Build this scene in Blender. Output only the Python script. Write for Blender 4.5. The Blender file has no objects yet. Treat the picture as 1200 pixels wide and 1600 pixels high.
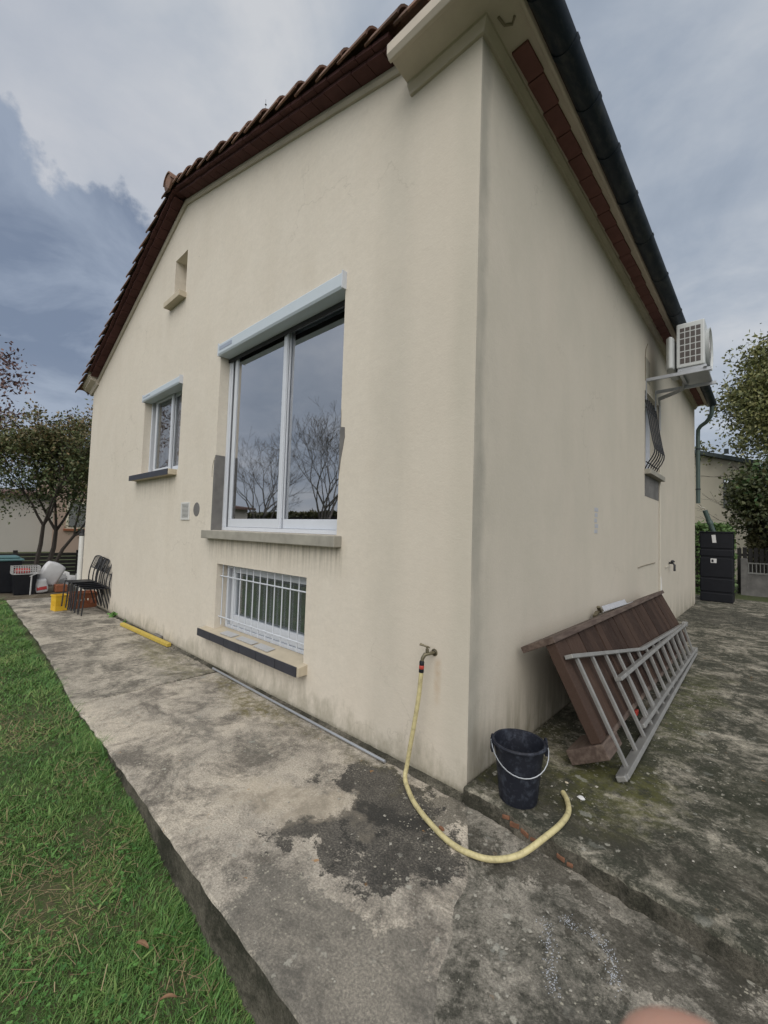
import bpy, bmesh, math, random
import numpy as np
from mathutils import Vector, Matrix, Quaternion
R = math.radians
random.seed(7); rng = np.random.default_rng(7)
sc = bpy.context.scene
COL = sc.collection

# ---------------------------------------------------------------- camera
cd = bpy.data.cameras.new('camera'); cam = bpy.data.objects.new('camera', cd); COL.objects.link(cam)
cr = Vector((0.737136, 0.675028, 0.031203)).normalized()
cf = Vector((-0.676082, 0.735290, 0.047486)).normalized()
cu = cr.cross(cf).normalized(); cr = cf.cross(cu)
CAM = Vector((1.375, -2.315, 1.6))
M4 = Matrix((cr, cu, -cf)).transposed().to_4x4(); M4.translation = CAM
cam.matrix_world = M4
cd.sensor_fit = 'VERTICAL'; cd.sensor_height = 36; cd.sensor_width = 27
cd.lens = 658.175*36/1600
cd.clip_start = 0.01; cd.clip_end = 2000
cd.dof.use_dof = True; cd.dof.focus_distance = 4.5; cd.dof.aperture_fstop = 10
sc.camera = cam

# ---------------------------------------------------------------- world, sun, exposure
SUN = Vector((0.40, -0.62, 0.66)).normalized()
w = bpy.data.worlds.new('World'); sc.world = w; w.use_nodes = True
nt = w.node_tree; nt.nodes.clear()
def wn(t, **k):
    n = nt.nodes.new(t)
    for a, b in k.items(): setattr(n, a, b)
    return n
def wmath(op, a, b=None, clamp=False):
    n = wn('ShaderNodeMath', operation=op, use_clamp=clamp)
    for i, v in enumerate((a, b)):
        if v is None: continue
        if isinstance(v, (int, float)): n.inputs[i].default_value = v
        else: nt.links.new(v, n.inputs[i])
    return n.outputs[0]
def wvm(op, a, b=None):
    n = wn('ShaderNodeVectorMath', operation=op)
    for i, v in enumerate((a, b)):
        if v is None: continue
        if isinstance(v, (tuple, Vector)): n.inputs[i].default_value = tuple(v)
        else: nt.links.new(v, n.inputs[i])
    return n
def wramp(f, stops, interp='LINEAR'):
    n = wn('ShaderNodeValToRGB'); n.color_ramp.interpolation = interp
    e = n.color_ramp.elements
    while len(e) < len(stops): e.new(0.5)
    for i, (p, c) in enumerate(stops): e[i].position = p; e[i].color = (*c, 1) if len(c) == 3 else c
    nt.links.new(f, n.inputs[0]); return n.outputs[0]
def wmix(f, a, b):
    n = wn('ShaderNodeMix', data_type='RGBA')
    for s, v in ((0, f), (6, a), (7, b)):
        if isinstance(v, (int, float)): n.inputs[s].default_value = v
        elif isinstance(v, tuple): n.inputs[s].default_value = (*v, 1)
        else: nt.links.new(v, n.inputs[s])
    return n.outputs[2]
def wnoise(vec, scale, detail, rough=0.55, dist=0.0):
    n = wn('ShaderNodeTexNoise'); n.inputs['Scale'].default_value = scale; n.inputs['Detail'].default_value = detail
    n.inputs['Roughness'].default_value = rough; n.inputs['Distortion'].default_value = dist
    nt.links.new(vec, n.inputs['Vector']); return n.outputs[0]
tc = wn('ShaderNodeTexCoord'); D = tc.outputs['Generated']
sky = wn('ShaderNodeTexSky', sky_type='NISHITA', sun_disc=False)
sky.sun_elevation = math.asin(SUN.z); sky.sun_rotation = math.atan2(SUN.x, SUN.y)
sky.dust_density = 2.0
skyc = wvm('SCALE', sky.outputs[0]); skyc.inputs['Scale'].default_value = 0.8
sep = wn('ShaderNodeSeparateXYZ'); nt.links.new(D, sep.inputs[0])
den = wmath('ADD', wmath('MAXIMUM', sep.outputs[2], 0.0), 0.22)
comb = wn('ShaderNodeCombineXYZ')
nt.links.new(wmath('DIVIDE', sep.outputs[0], den), comb.inputs[0]); nt.links.new(wmath('DIVIDE', sep.outputs[1], den), comb.inputs[1])
PV = comb.outputs[0]
n1 = wnoise(PV, 0.9, 7, 0.56, 0.25)
n2 = wnoise(wvm('ADD', PV, (5.1, 2.3, 0)).outputs[0], 2.6, 6, 0.6, 0.4)
lum = wmath('ADD', wmath('MULTIPLY', n1, 0.72), wmath('MULTIPLY', n2, 0.28))
base = wramp(lum, [(0.38, (1.65, 1.95, 2.4)), (0.46, (2.1, 2.4, 2.85)), (0.53, (2.7, 2.95, 3.3)), (0.61, (3.6, 3.7, 3.85))])
# the big slate cloud low on the left
dn = wvm('ADD', D, wvm('SCALE', wvm('SUBTRACT', wn('ShaderNodeTexNoise').outputs[1], (0.5, 0.5, 0.5)).outputs[0]).outputs[0])
tn = [x for x in nt.nodes if x.bl_idname == 'ShaderNodeTexNoise'][-1]
tn.inputs['Scale'].default_value = 5.5; tn.inputs['Detail'].default_value = 7; tn.inputs['Roughness'].default_value = 0.55
nt.links.new(D, tn.inputs['Vector'])
scn = [x for x in nt.nodes if x.bl_idname == 'ShaderNodeVectorMath' and x.operation == 'SCALE'][-1]
scn.inputs['Scale'].default_value = 0.20
def pixdir(x, y):
    return (cf*658.175 + cr*(x-600) - cu*(y-800)).normalized()
def blob(px, py, c0, c1):
    d = wvm('DOT_PRODUCT', dn.outputs[0], tuple(pixdir(px, py))).outputs['Value']
    return wramp(d, [(c0, (0, 0, 0)), (c1, (1, 1, 1))])
dark = blob(0, 640, 0.910, 0.920)
darkc = wramp(n2, [(0.38, (1.0, 1.28, 1.82)), (0.60, (1.75, 2.08, 2.65))])
rim = blob(0, 600, 0.80, 0.90)
base = wmix(wmath('MULTIPLY', rim, 0.50), base, (3.0, 3.12, 3.45))
c = wmix(wmath('MULTIPLY', dark, 0.92), base, darkc)
# unseen brighter sky around the sun, added behind the camera to light walls
sd = wvm('DOT_PRODUCT', D, tuple(SUN)).outputs['Value']
glow = wramp(sd, [(0.15, (0, 0, 0)), (1.0, (1, 1, 1))], 'EASE')
c = wmix(wmath('MULTIPLY', glow, 0.62), c, (10.5, 10.4, 10.2))
# pale band at the horizon
hz = wramp(sep.outputs[2], [(0.0, (1, 1, 1)), (0.30, (0, 0, 0))])
c = wmix(wmath('MULTIPLY', hz, 0.55), c, (2.7, 2.95, 3.4))
c = wmix(0.92, skyc.outputs[0], c)
bg = wn('ShaderNodeBackground'); bg.inputs[1].default_value = 0.12
nt.links.new(c, bg.inputs[0]); out = wn('ShaderNodeOutputWorld'); nt.links.new(bg.outputs[0], out.inputs[0])

sl = bpy.data.lights.new('sun', 'SUN'); so = bpy.data.objects.new('sun', sl); COL.objects.link(so)
sl.energy = 0.95; sl.angle = R(60); sl.color = (1.0, 0.95, 0.87)
so.rotation_euler = (-SUN).to_track_quat('-Z', 'Y').to_euler()
sc.view_settings.view_transform = 'Standard'; sc.view_settings.look = 'None'
sc.view_settings.exposure = 0.52; sc.view_settings.gamma = 1
sc.render.engine = 'CYCLES'
sc.cycles.max_bounces = 8; sc.cycles.transparent_max_bounces = 16

# ---------------------------------------------------------------- helpers: materials
class MT:
    def __init__(s, name, rough=0.8, metal=0.0):
        s.m = bpy.data.materials.new(name); s.m.use_nodes = True; s.nt = s.m.node_tree
        s.b = s.nt.nodes['Principled BSDF']; s.b.inputs['Roughness'].default_value = rough; s.b.inputs['Metallic'].default_value = metal
        s.tc = s.nt.nodes.new('ShaderNodeNewGeometry'); s.P = s.tc.outputs['Position']
    def lk(s, v, i):
        if isinstance(v, (int, float)): i.default_value = v
        elif isinstance(v, (tuple, list)):
            i.default_value = (*v, 1) if (i.type == 'RGBA' and len(v) == 3) else tuple(v)
        else: s.nt.links.new(v, i)
    def noise(s, scale, detail=5, rough=0.55, dist=0, vec=None, sc=None, color=False, off=None):
        v = s.P if vec is None else vec
        if sc is not None: v = s.vm('MULTIPLY', v, sc)
        if off is not None: v = s.vm('ADD', v, off)
        n = s.nt.nodes.new('ShaderNodeTexNoise'); s.lk(v, n.inputs['Vector'])
        n.inputs['Scale'].default_value = scale; n.inputs['Detail'].default_value = detail
        n.inputs['Roughness'].default_value = rough; n.inputs['Distortion'].default_value = dist
        return n.outputs[1] if color else n.outputs[0]
    def vor(s, scale, vec=None, feat='F1', rnd=1.0, out=0):
        n = s.nt.nodes.new('ShaderNodeTexVoronoi'); n.feature = feat; s.lk(s.P if vec is None else vec, n.inputs['Vector'])
        n.inputs['Scale'].default_value = scale; n.inputs['Randomness'].default_value = rnd
        return n.outputs[out]
    def math(s, op, a, b=0.0, clamp=False):
        n = s.nt.nodes.new('ShaderNodeMath'); n.operation = op; n.use_clamp = clamp
        s.lk(a, n.inputs[0]); s.lk(b, n.inputs[1]); return n.outputs[0]
    def vm(s, op, a, b=(0, 0, 0), scale=None):
        n = s.nt.nodes.new('ShaderNodeVectorMath'); n.operation = op; s.lk(a, n.inputs[0]); s.lk(b, n.inputs[1])
        if scale is not None: n.inputs['Scale'].default_value = scale
        return n.outputs['Value'] if op in ('LENGTH', 'DOT_PRODUCT', 'DISTANCE') else n.outputs[0]
    def ramp(s, f, stops, interp='LINEAR'):
        n = s.nt.nodes.new('ShaderNodeValToRGB'); n.color_ramp.interpolation = interp; e = n.color_ramp.elements
        while len(e) < len(stops): e.new(0.5)
        for i, (p, c) in enumerate(stops):
            if isinstance(c, (int, float)): c = (c, c, c)
            e[i].position = p; e[i].color = (*c, 1)
        s.lk(f, n.inputs[0]); return n.outputs[0]
    def mix(s, f, a, b, mode='MIX'):
        n = s.nt.nodes.new('ShaderNodeMix'); n.data_type = 'RGBA'; n.blend_type = mode
        s.lk(f, n.inputs[0]); s.lk(a, n.inputs[6]); s.lk(b, n.inputs[7]); return n.outputs[2]
    def sep(s, v=None):
        n = s.nt.nodes.new('ShaderNodeSeparateXYZ'); s.lk(s.P if v is None else v, n.inputs[0]); return n.outputs
    def attr(s, name):
        n = s.nt.nodes.new('ShaderNodeAttribute'); n.attribute_name = name; return n
    def col(s, c): s.lk(c, s.b.inputs['Base Color']); return s
    def rough(s, r): s.lk(r, s.b.inputs['Roughness']); return s
    def bump(s, h, strength=0.3, dist=0.01):
        n = s.nt.nodes.new('ShaderNodeBump'); n.inputs['Strength'].default_value = strength; n.inputs['Distance'].default_value = dist
        s.lk(h, n.inputs['Height'])
        if s.b.inputs['Normal'].is_linked: s.nt.links.new(s.b.inputs['Normal'].links[0].from_socket, n.inputs['Normal'])
        s.nt.links.new(n.outputs[0], s.b.inputs['Normal']); return s

def plain(name, c, rough=0.6, metal=0.0, var=0.12, scale=9, bump=0.0, bscale=120):
    t = MT(name, rough, metal)
    f = t.noise(scale, 5, 0.6)
    t.col(t.mix(f, tuple(x*(1-var) for x in c), tuple(min(1, x*(1+var)) for x in c)))
    if bump: t.bump(t.noise(bscale, 3), bump, 0.003)
    return t.m

# -- stucco
def stucco():
    t = MT('stucco', 0.92)
    s = t.sep()
    big = t.noise(0.55, 4, 0.5); mid = t.noise(2.6, 5, 0.55, 0.4, sc=(1, 1, 0.7)); streak = t.noise(3.0, 4, 0.6, sc=(1.0, 1.0, 0.10))
    c = t.mix(t.ramp(big, [(0.35, 0), (0.65, 1)]), (0.620, 0.570, 0.492), (0.642, 0.590, 0.508))
    c = t.mix(t.math('MULTIPLY', t.ramp(mid, [(0.42, 0), (0.66, 1)]), 0.22), c, (0.545, 0.485, 0.40))
    c = t.mix(t.math('MULTIPLY', t.ramp(streak, [(0.50, 0), (0.74, 1)]), 0.16), c, (0.50, 0.45, 0.37))
    fine = t.noise(28, 5, 0.7); c = t.mix(1.0, c, t.ramp(fine, [(0.3, 0.95), (0.7, 1.045)]), 'MULTIPLY')
    trow = t.noise(7, 4, 0.6, 0.8, sc=(1.0, 1.0, 2.2)); c = t.mix(1.0, c, t.ramp(trow, [(0.35, 0.975), (0.65, 1.02)]), 'MULTIPLY')
    run = t.noise(34, 4, 0.7, sc=(1, 1, 0.05))
    def drip(cond_lo, cond_hi, ztop, ln, st, cc, ax=0):
        inx = t.math('MULTIPLY', t.math('GREATER_THAN', s[ax], cond_lo), t.math('LESS_THAN', s[ax], cond_hi))
        dz = t.math('DIVIDE', t.math('SUBTRACT', ztop, s[2]), ln)
        m = t.math('MULTIPLY', t.math('MULTIPLY', inx, t.math('GREATER_THAN', dz, 0.0)), t.math('SUBTRACT', 1.0, dz, True))
        m = t.math('MULTIPLY', m, t.ramp(run, [(0.42, 0), (0.68, 1)]))
        return t.mix(t.math('MULTIPLY', m, st), cc, (0.25, 0.225, 0.175))
    c = drip(-3.62, -1.2, 1.46, 0.30, 0.8, c); c = drip(-3.55, -1.6, 0.34, 0.2, 0.6, c); c = drip(-6.28, -4.66, 2.3, 0.35, 0.5, c); c = drip(-5.25, -4.66, 4.82, 0.25, 0.5, c); c = drip(4.86, 6.0, 2.58, 0.5, 0.6, c, 1)
    # damp greenish strips in the render near the corner
    onside = t.math('GREATER_THAN', s[0], -0.0015)
    def band(ax, x0, w, strength, colr, cc):
        d = t.math('ABSOLUTE', t.math('SUBTRACT', t.math('ADD', s[ax], t.math('MULTIPLY', t.math('SUBTRACT', t.noise(1.3, 4), 0.5), 0.22)), x0))
        m = t.ramp(t.math('DIVIDE', d, w), [(0.3, 1), (1.0, 0)])
        brk = t.ramp(t.noise(2.0, 4, 0.6, sc=(1.0, 1.0, 0.5), off=(x0*3, 1, 2)), [(0.3, 0.25), (0.6, 1)])
        if ax == 1: m = t.math('MULTIPLY', m, onside)
        return t.mix(t.math('MULTIPLY', t.math('MULTIPLY', m, brk), strength), cc, colr)
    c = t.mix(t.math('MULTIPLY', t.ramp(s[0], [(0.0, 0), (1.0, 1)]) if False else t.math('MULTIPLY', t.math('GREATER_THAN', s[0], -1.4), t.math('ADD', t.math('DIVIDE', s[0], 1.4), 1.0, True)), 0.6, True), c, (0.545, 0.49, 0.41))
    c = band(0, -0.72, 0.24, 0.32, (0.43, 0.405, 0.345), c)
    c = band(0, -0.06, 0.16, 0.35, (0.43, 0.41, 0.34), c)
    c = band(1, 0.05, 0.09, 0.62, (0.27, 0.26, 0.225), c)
    # dark blotches running down beside the corner on the side wall
    yb = t.math('MULTIPLY', t.ramp(s[1], [(0.0, 1), (0.35, 0)]), onside)
    bl = t.ramp(t.noise(1.7, 5, 0.6, sc=(1, 1, 0.6), off=(4, 0, 9)), [(0.5, 0), (0.68, 1)])
    c = t.mix(t.math('MULTIPLY', t.math('MULTIPLY', yb, bl), 0.5), c, (0.25, 0.245, 0.21))
    # grime and moss splashed at the foot of the wall
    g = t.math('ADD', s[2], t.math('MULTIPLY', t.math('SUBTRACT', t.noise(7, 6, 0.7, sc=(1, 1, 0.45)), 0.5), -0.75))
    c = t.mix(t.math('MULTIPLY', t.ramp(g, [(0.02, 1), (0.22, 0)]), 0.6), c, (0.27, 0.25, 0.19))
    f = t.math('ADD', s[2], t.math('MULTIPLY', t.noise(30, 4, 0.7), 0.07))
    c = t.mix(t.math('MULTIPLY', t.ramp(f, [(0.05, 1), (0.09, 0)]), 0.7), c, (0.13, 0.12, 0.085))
    # damp streaks at the foot of the side wall
    sd_ = t.math('MULTIPLY', t.math('SUBTRACT', 1.0, t.math('DIVIDE', t.math('SUBTRACT', s[2], 0.08), 0.55), True), t.math('MULTIPLY', onside, t.ramp(s[1], [(0.0, 0.5), (0.3, 1)])))
    c = t.mix(t.math('MULTIPLY', t.math('MULTIPLY', sd_, t.ramp(t.noise(9, 5, 0.7, sc=(1, 1, 0.12)), [(0.42, 0.1), (0.62, 1)])), 0.75), c, (0.19, 0.175, 0.125))
    # small scuffs and pits
    cn_ = t.nt.nodes.new('ShaderNodeTexVoronoi'); cn_.feature = 'DISTANCE_TO_EDGE'; cn_.inputs['Scale'].default_value = 0.55
    t.lk(t.vm('ADD', t.P, t.vm('SCALE', t.noise(2.2, 6, 0.6, color=True), scale=0.9)), cn_.inputs['Vector'])
    ck_ = t.math('MULTIPLY', t.ramp(cn_.outputs['Distance'], [(0.0015, 1), (0.005, 0)]), t.ramp(t.noise(0.8, 3, off=(7, 7, 7)), [(0.52, 0), (0.58, 1)]))
    c = t.mix(t.math('MULTIPLY', ck_, 0.35), c, (0.30, 0.27, 0.22))
    pit = t.ramp(t.vor(2.1), [(0.012, 1), (0.02, 0)])
    c = t.mix(t.math('MULTIPLY', pit, 0.6), c, (0.2, 0.18, 0.15))
    # rust run below the tap
    rx = t.math('ABSOLUTE', t.math('SUBTRACT', s[0], -0.235)); rm = t.math('MULTIPLY', t.ramp(rx, [(0.004, 1), (0.035, 0)]),
         t.math('MULTIPLY', t.ramp(s[2], [(0.46, 0), (0.60, 1)]), t.ramp(s[2], [(0.76, 1), (0.80, 0)])))
    c = t.mix(t.math('MULTIPLY', t.math('MULTIPLY', rm, t.ramp(t.noise(14, 3), [(0.3, 0.2), (0.6, 1)])), 0.5), c, (0.42, 0.28, 0.15))
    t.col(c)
    t.bump(t.noise(2.2, 3, 0.5, 0.3), 0.05, 0.03)
    t.bump(t.noise(9, 4, 0.55, 0.8, sc=(1, 1, 1.8)), 0.10, 0.010)
    t.bump(t.noise(60, 5, 0.65), 0.30, 0.005)
    return t.m

# -- concrete. blobs: (cx, cy, rx, ry, angle) dark lichen crust, stains, some painted contact shade
def concrete(name, light, mid, dark, darkamt, blobs=(), moss=(), lichen=0.5, seed=0.0, ks=1.0, soft=1.0):
    t = MT(name, 0.9)
    s = t.sep(); o = (seed*3.1, seed*1.7, 0)
    a = t.noise(1.5*ks, 8, 0.62, 0.4, sc=(0.75, 1.2, 1), off=o); b = t.noise(6.5*ks**.5, 8, 0.68, 0.3, off=o); g = t.noise(95, 4, 0.7); g2 = t.noise(330, 2, 0.6)
    c = t.mix(t.ramp(a, [(0.36, 0), (0.6, 1)]), mid, light)
    c = t.mix(t.math('MULTIPLY', t.ramp(b, [(0.45, 0), (0.68, 1)]), 0.55), c, tuple(x*0.62 for x in mid))
    dk = t.math('ADD', t.math('MULTIPLY', t.noise(2.3*ks, 10, 0.78, 0.5, off=(o[0]+9, o[1]+4, 0)), 0.75), t.math('MULTIPLY', t.noise(17, 6, 0.7), 0.25))
    c = t.mix(t.math('MULTIPLY', t.ramp(dk, [(0.58-darkamt*0.16-.02*soft, 0), (0.66-darkamt*0.13, 1)]), 0.9), c, dark)
    # broken grain: sand and aggregate showing
    gm = t.math('ADD', t.math('MULTIPLY', g, 0.6), t.math('MULTIPLY', g2, 0.4))
    c = t.mix(1.0, c, t.ramp(gm, [(0.34, 0.42), (0.48, 0.95), (0.64, 1.55)]), 'MULTIPLY')
    c = t.mix(t.math('MULTIPLY', t.ramp(t.noise(45, 6, 0.75, off=(3, 3, 3)), [(0.56, 0), (0.70, 1)]), 0.45), c, tuple(min(1, x*1.3) for x in light))
    warp = t.vm('SCALE', t.vm('SUBTRACT', t.noise(3.2, 7, 0.68, color=True), (0.5, 0.5, 0.5)), scale=1.05)
    wp = t.vm('ADD', t.P, warp)
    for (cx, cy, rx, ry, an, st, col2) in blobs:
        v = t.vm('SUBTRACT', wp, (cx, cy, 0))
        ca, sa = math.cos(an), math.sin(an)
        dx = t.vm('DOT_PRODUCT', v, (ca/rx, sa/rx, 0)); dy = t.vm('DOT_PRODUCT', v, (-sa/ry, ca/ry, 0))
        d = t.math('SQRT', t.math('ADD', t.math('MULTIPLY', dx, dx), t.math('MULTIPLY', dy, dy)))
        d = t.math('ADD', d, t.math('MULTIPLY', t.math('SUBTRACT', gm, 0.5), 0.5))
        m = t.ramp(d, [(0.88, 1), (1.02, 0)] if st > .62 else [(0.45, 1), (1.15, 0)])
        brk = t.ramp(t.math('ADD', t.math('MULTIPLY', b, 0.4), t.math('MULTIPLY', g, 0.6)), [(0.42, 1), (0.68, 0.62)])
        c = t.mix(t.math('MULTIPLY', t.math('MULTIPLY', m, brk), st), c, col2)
    for (cx, cy, rx, ry, an, st, col2) in moss:
        v = t.vm('SUBTRACT', wp, (cx, cy, 0))
        ca, sa = math.cos(an), math.sin(an)
        dx = t.vm('DOT_PRODUCT', v, (ca/rx, sa/rx, 0)); dy = t.vm('DOT_PRODUCT', v, (-sa/ry, ca/ry, 0))
        d = t.math('SQRT', t.math('ADD', t.math('MULTIPLY', dx, dx), t.math('MULTIPLY', dy, dy)))
        m = t.math('MULTIPLY', t.ramp(d, [(0.4, 1), (1.15, 0)]), t.ramp(t.noise(16, 6, 0.7), [(0.38, 0), (0.58, 1)]))
        c = t.mix(t.math('MULTIPLY', m, st), c, col2)
    # lichen discs of three sizes
    for sc_, r0, colr, th, k, z0_ in ((26, 0.42, (0.40, 0.385, 0.33), 0.80, 1, .50), (9, 0.34, (0.30, 0.30, 0.265), 0.80, 2, .54), (60, 0.45, (0.45, 0.42, 0.34), 0.74, 3, .52), (15, 0.22, (0.36, 0.18, 0.05), 0.955, 4, .5)):
        vv = t.vm('ADD', t.vm('ADD', t.P, (k*2.3, k*0.7+seed, 0)), t.vm('SCALE', t.vm('SUBTRACT', t.noise(1.9*sc_, 5, 0.7, color=True), (.5, .5, .5)), scale=1.1/sc_))
        n = t.nt.nodes.new('ShaderNodeTexVoronoi'); t.lk(vv, n.inputs['Vector']); n.inputs['Scale'].default_value = sc_
        sx = t.sep(n.outputs['Color'])
        rr = t.math('MULTIPLY', t.math('ADD', t.math('MULTIPLY', sx[1], 0.75), 0.25), r0)
        m = t.math('MULTIPLY', t.math('SUBTRACT', rr, n.outputs['Distance']), 14.0, True)
        m = t.math('MULTIPLY', m, t.ramp(sx[0], [(th-lichen*0.08, 0), (th-lichen*0.08+0.02, 1)]))
        m = t.math('MULTIPLY', m, t.ramp(t.noise(1.6, 4, off=(k*5, 0, 0)), [(z0_-.04, 0), (z0_+.05, 1)]))
        m = t.math('MULTIPLY', m, t.ramp(gm, [(0.35, 0.35), (0.5, 1)]))
        c = t.mix(t.math('MULTIPLY', m, max(0.0, min(1.0, lichen+.1))*0.8), c, colr)
    t.col(c)
    t.rough(t.ramp(b, [(0.3, 0.95), (0.7, 0.72)]))
    t.bump(t.noise(7, 7, 0.65), 0.35, 0.02)
    t.bump(t.math('ADD', g, t.math('MULTIPLY', g2, 0.5)), 0.75, 0.006)
    return t.m

M = {}
M['stucco'] = stucco()
M['trim'] = plain('painted_cement', (0.50, 0.445, 0.375), 0.85, var=0.22, scale=3.5, bump=0.3)
CRUST = (0.026, 0.025, 0.022)
M['slab_near'] = concrete('slab_near', (0.51, 0.455, 0.375), (0.36, 0.325, 0.275), (0.115, 0.103, 0.086), 0.60,
    blobs=[(-0.42, -0.30, 0.42, 0.26, 0.1, 0.96, CRUST), (-0.10, -0.56, 0.34, 0.33, 0.3, 0.96, CRUST), (-0.42, -0.86, 0.20, 0.13, 0.5, 0.9, CRUST),
           (0.05, -0.14, 0.2, 0.12, -0.2, 0.8, (0.07, 0.065, 0.05)), (0.25, -1.20, 0.80, 0.24, 0.1, 0.70, (0.10, 0.095, 0.082)), (-0.75, -0.80, 0.55, 0.22, 0.5, 0.45, (0.50, 0.43, 0.33)), (-2.0, -0.75, 0.5, 0.12, 0.2, 0.6, (0.08, 0.075, 0.065)), (-1.4, -0.55, 0.35, 0.10, -.3, 0.5, (0.10, 0.095, 0.08))],
    moss=[(-2.3, -0.16, 0.95, 0.17, 0, 0.8, (0.135, 0.115, 0.035)), (-1.1, -0.10, 1.2, 0.10, 0, 0.6, (0.10, 0.09, 0.05))], lichen=1.7)
M['slab_mid'] = concrete('slab_mid', (0.47, 0.425, 0.355), (0.33, 0.30, 0.25), (0.085, 0.078, 0.064), 0.74,
    moss=[(-4.0, -0.25, 1.6, 0.22, 0, 0.7, (0.14, 0.13, 0.06))], lichen=0.2, seed=1.3)
M['slab_right'] = concrete('slab_right', (0.36, 0.33, 0.28), (0.21, 0.195, 0.165), (0.045, 0.045, 0.036), 0.7,
    blobs=[(0.9, -0.28, 0.9, 0.10, -0.05, 0.75, (0.05, 0.046, 0.036)), (1.5, -0.75, 0.8, 0.35, 0.2, 0.55, (0.06, 0.058, 0.052))], lichen=1.7, seed=2.2, ks=1.4)
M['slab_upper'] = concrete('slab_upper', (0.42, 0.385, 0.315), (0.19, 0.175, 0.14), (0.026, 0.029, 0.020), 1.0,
    blobs=[(0.30, 0.28, 0.30, 0.22, 0, 0.7, (0.03, 0.03, 0.022)), (0.55, 1.2, 0.22, 1.0, 0.05, 0.8, (0.028, 0.03, 0.018)), (1.35, 1.0, 0.35, 0.5, 0.4, 0.65, (0.03, 0.033, 0.02)), (1.5, 0.25, 0.5, 0.2, -.3, 0.65, (0.03, 0.032, 0.022)), (0.6, 8.6, 1.6, 1.6, 0, 0.6, (0.035, 0.035, 0.03)), (1.0, 0.12, 1.3, 0.16, 0, 0.5, (0.05, 0.045, 0.035))],  # dark moss stains; those by bucket and ladder also paint their contact shade
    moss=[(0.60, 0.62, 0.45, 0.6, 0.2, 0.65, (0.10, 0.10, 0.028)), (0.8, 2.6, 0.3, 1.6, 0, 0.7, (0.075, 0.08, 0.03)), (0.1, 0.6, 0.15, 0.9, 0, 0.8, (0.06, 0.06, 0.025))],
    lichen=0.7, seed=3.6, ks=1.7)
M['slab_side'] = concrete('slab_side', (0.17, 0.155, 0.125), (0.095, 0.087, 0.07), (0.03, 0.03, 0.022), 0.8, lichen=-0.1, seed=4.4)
M['white_alu'] = plain('white_aluminium', (0.56, 0.59, 0.64), 0.35, var=0.05)
M['shutter_white'] = plain('shutter_white', (0.50, 0.56, 0.61), 0.4, var=0.04)
M['dark_gap'] = plain('dark_rubber', (0.02, 0.02, 0.022), 0.6)
M['vent_grey'] = plain('slot_grey', (0.30, 0.34, 0.42), 0.5)
M['grey_cement'] = plain('grey_cement', (0.15, 0.145, 0.14), 0.95, var=0.7, scale=4, bump=0.5, bscale=60)
M['sill_cement'] = plain('sill_cement', (0.30, 0.285, 0.245), 0.9, var=0.4, scale=7, bump=0.5, bscale=60)
M['sill_beige'] = plain('sill_beige', (0.47, 0.41, 0.31), 0.85, var=0.2, scale=8, bump=0.2)
M['black_tile'] = plain('dark_slate_tile', (0.035, 0.037, 0.05), 0.45, var=0.5, scale=10)
M['brick_red'] = plain('brick_red', (0.165, 0.078, 0.072), 0.85, var=0.35, scale=6, bump=0.4)
M['brick_dark'] = plain('brick_dark', (0.080, 0.036, 0.034), 0.85, var=0.5, scale=5, bump=0.4)
t = MT('roof_tile', 0.85); f = t.noise(2.3, 6, 0.65); f2 = t.noise(18, 5, 0.7)
t.col(t.mix(t.math('MULTIPLY', t.ramp(f2, [(0.45, 0), (0.7, 1)]), 0.7), t.mix(f, (0.13, 0.062, 0.042), (0.21, 0.12, 0.082)), (0.09, 0.075, 0.06))); t.bump(f2, 0.4, 0.01); M['roof_tile'] = t.m
vt_ = t.vor(3.3, out=1); bs_ = t.b.inputs['Base Color']; src_ = bs_.links[0].from_socket; t.lk(t.mix(1.0, src_, t.ramp(t.sep(vt_)[0], [(0.0, 0.6), (1.0, 1.35)]), 'MULTIPLY'), bs_)
t = MT('gutter_slate', 0.55); f = t.noise(5, 7, 0.7, sc=(3, 1, 3)); t.col(t.mix(t.ramp(f, [(0.45, 0), (0.7, 1)]), (0.012, 0.019, 0.029), (0.045, 0.05, 0.052))); t.bump(t.noise(3, 2), 0.1, 0.01); M['gutter'] = t.m
M['gutter_green'] = plain('downpipe_green', (0.055, 0.085, 0.078), 0.5, var=0.25, scale=5)
M['pvc_white'] = plain('pvc_white', (0.62, 0.62, 0.60), 0.5)
M['conduit'] = plain('conduit_cream', (0.50, 0.47, 0.40), 0.6, var=0.08)
M['black_iron'] = plain('black_iron', (0.022, 0.023, 0.027), 0.5, var=0.3)
M['black_plastic'] = plain('black_plastic', (0.014, 0.015, 0.019), 0.42, var=0.4, scale=14, bump=0.15)
t = MT('bucket_rubber', 0.5); f = t.ramp(t.noise(22, 6, 0.7), [(0.5, 0), (0.75, 1)]); t.col(t.mix(t.math('MULTIPLY', f, 0.55), (0.016, 0.018, 0.026), (0.10, 0.115, 0.15))); t.bump(t.noise(60, 3), 0.2, 0.003); M['bucket'] = t.m
M['tank'] = plain('tank_black', (0.011, 0.012, 0.016), 0.5, var=0.3)
M['steel'] = plain('galvanised_steel', (0.42, 0.44, 0.47), 0.4, 0.6, var=0.2, scale=12)
t = MT('weathered_aluminium', 0.5, 0.35); f = t.noise(10, 6, 0.7); t.col(t.mix(f, (0.19, 0.19, 0.185), (0.37, 0.365, 0.35))); t.rough(t.ramp(f, [(0.3, 0.4), (0.7, 0.65)])); t.bump(t.noise(40, 4), 0.2, 0.003); M['alu'] = t.m
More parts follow.
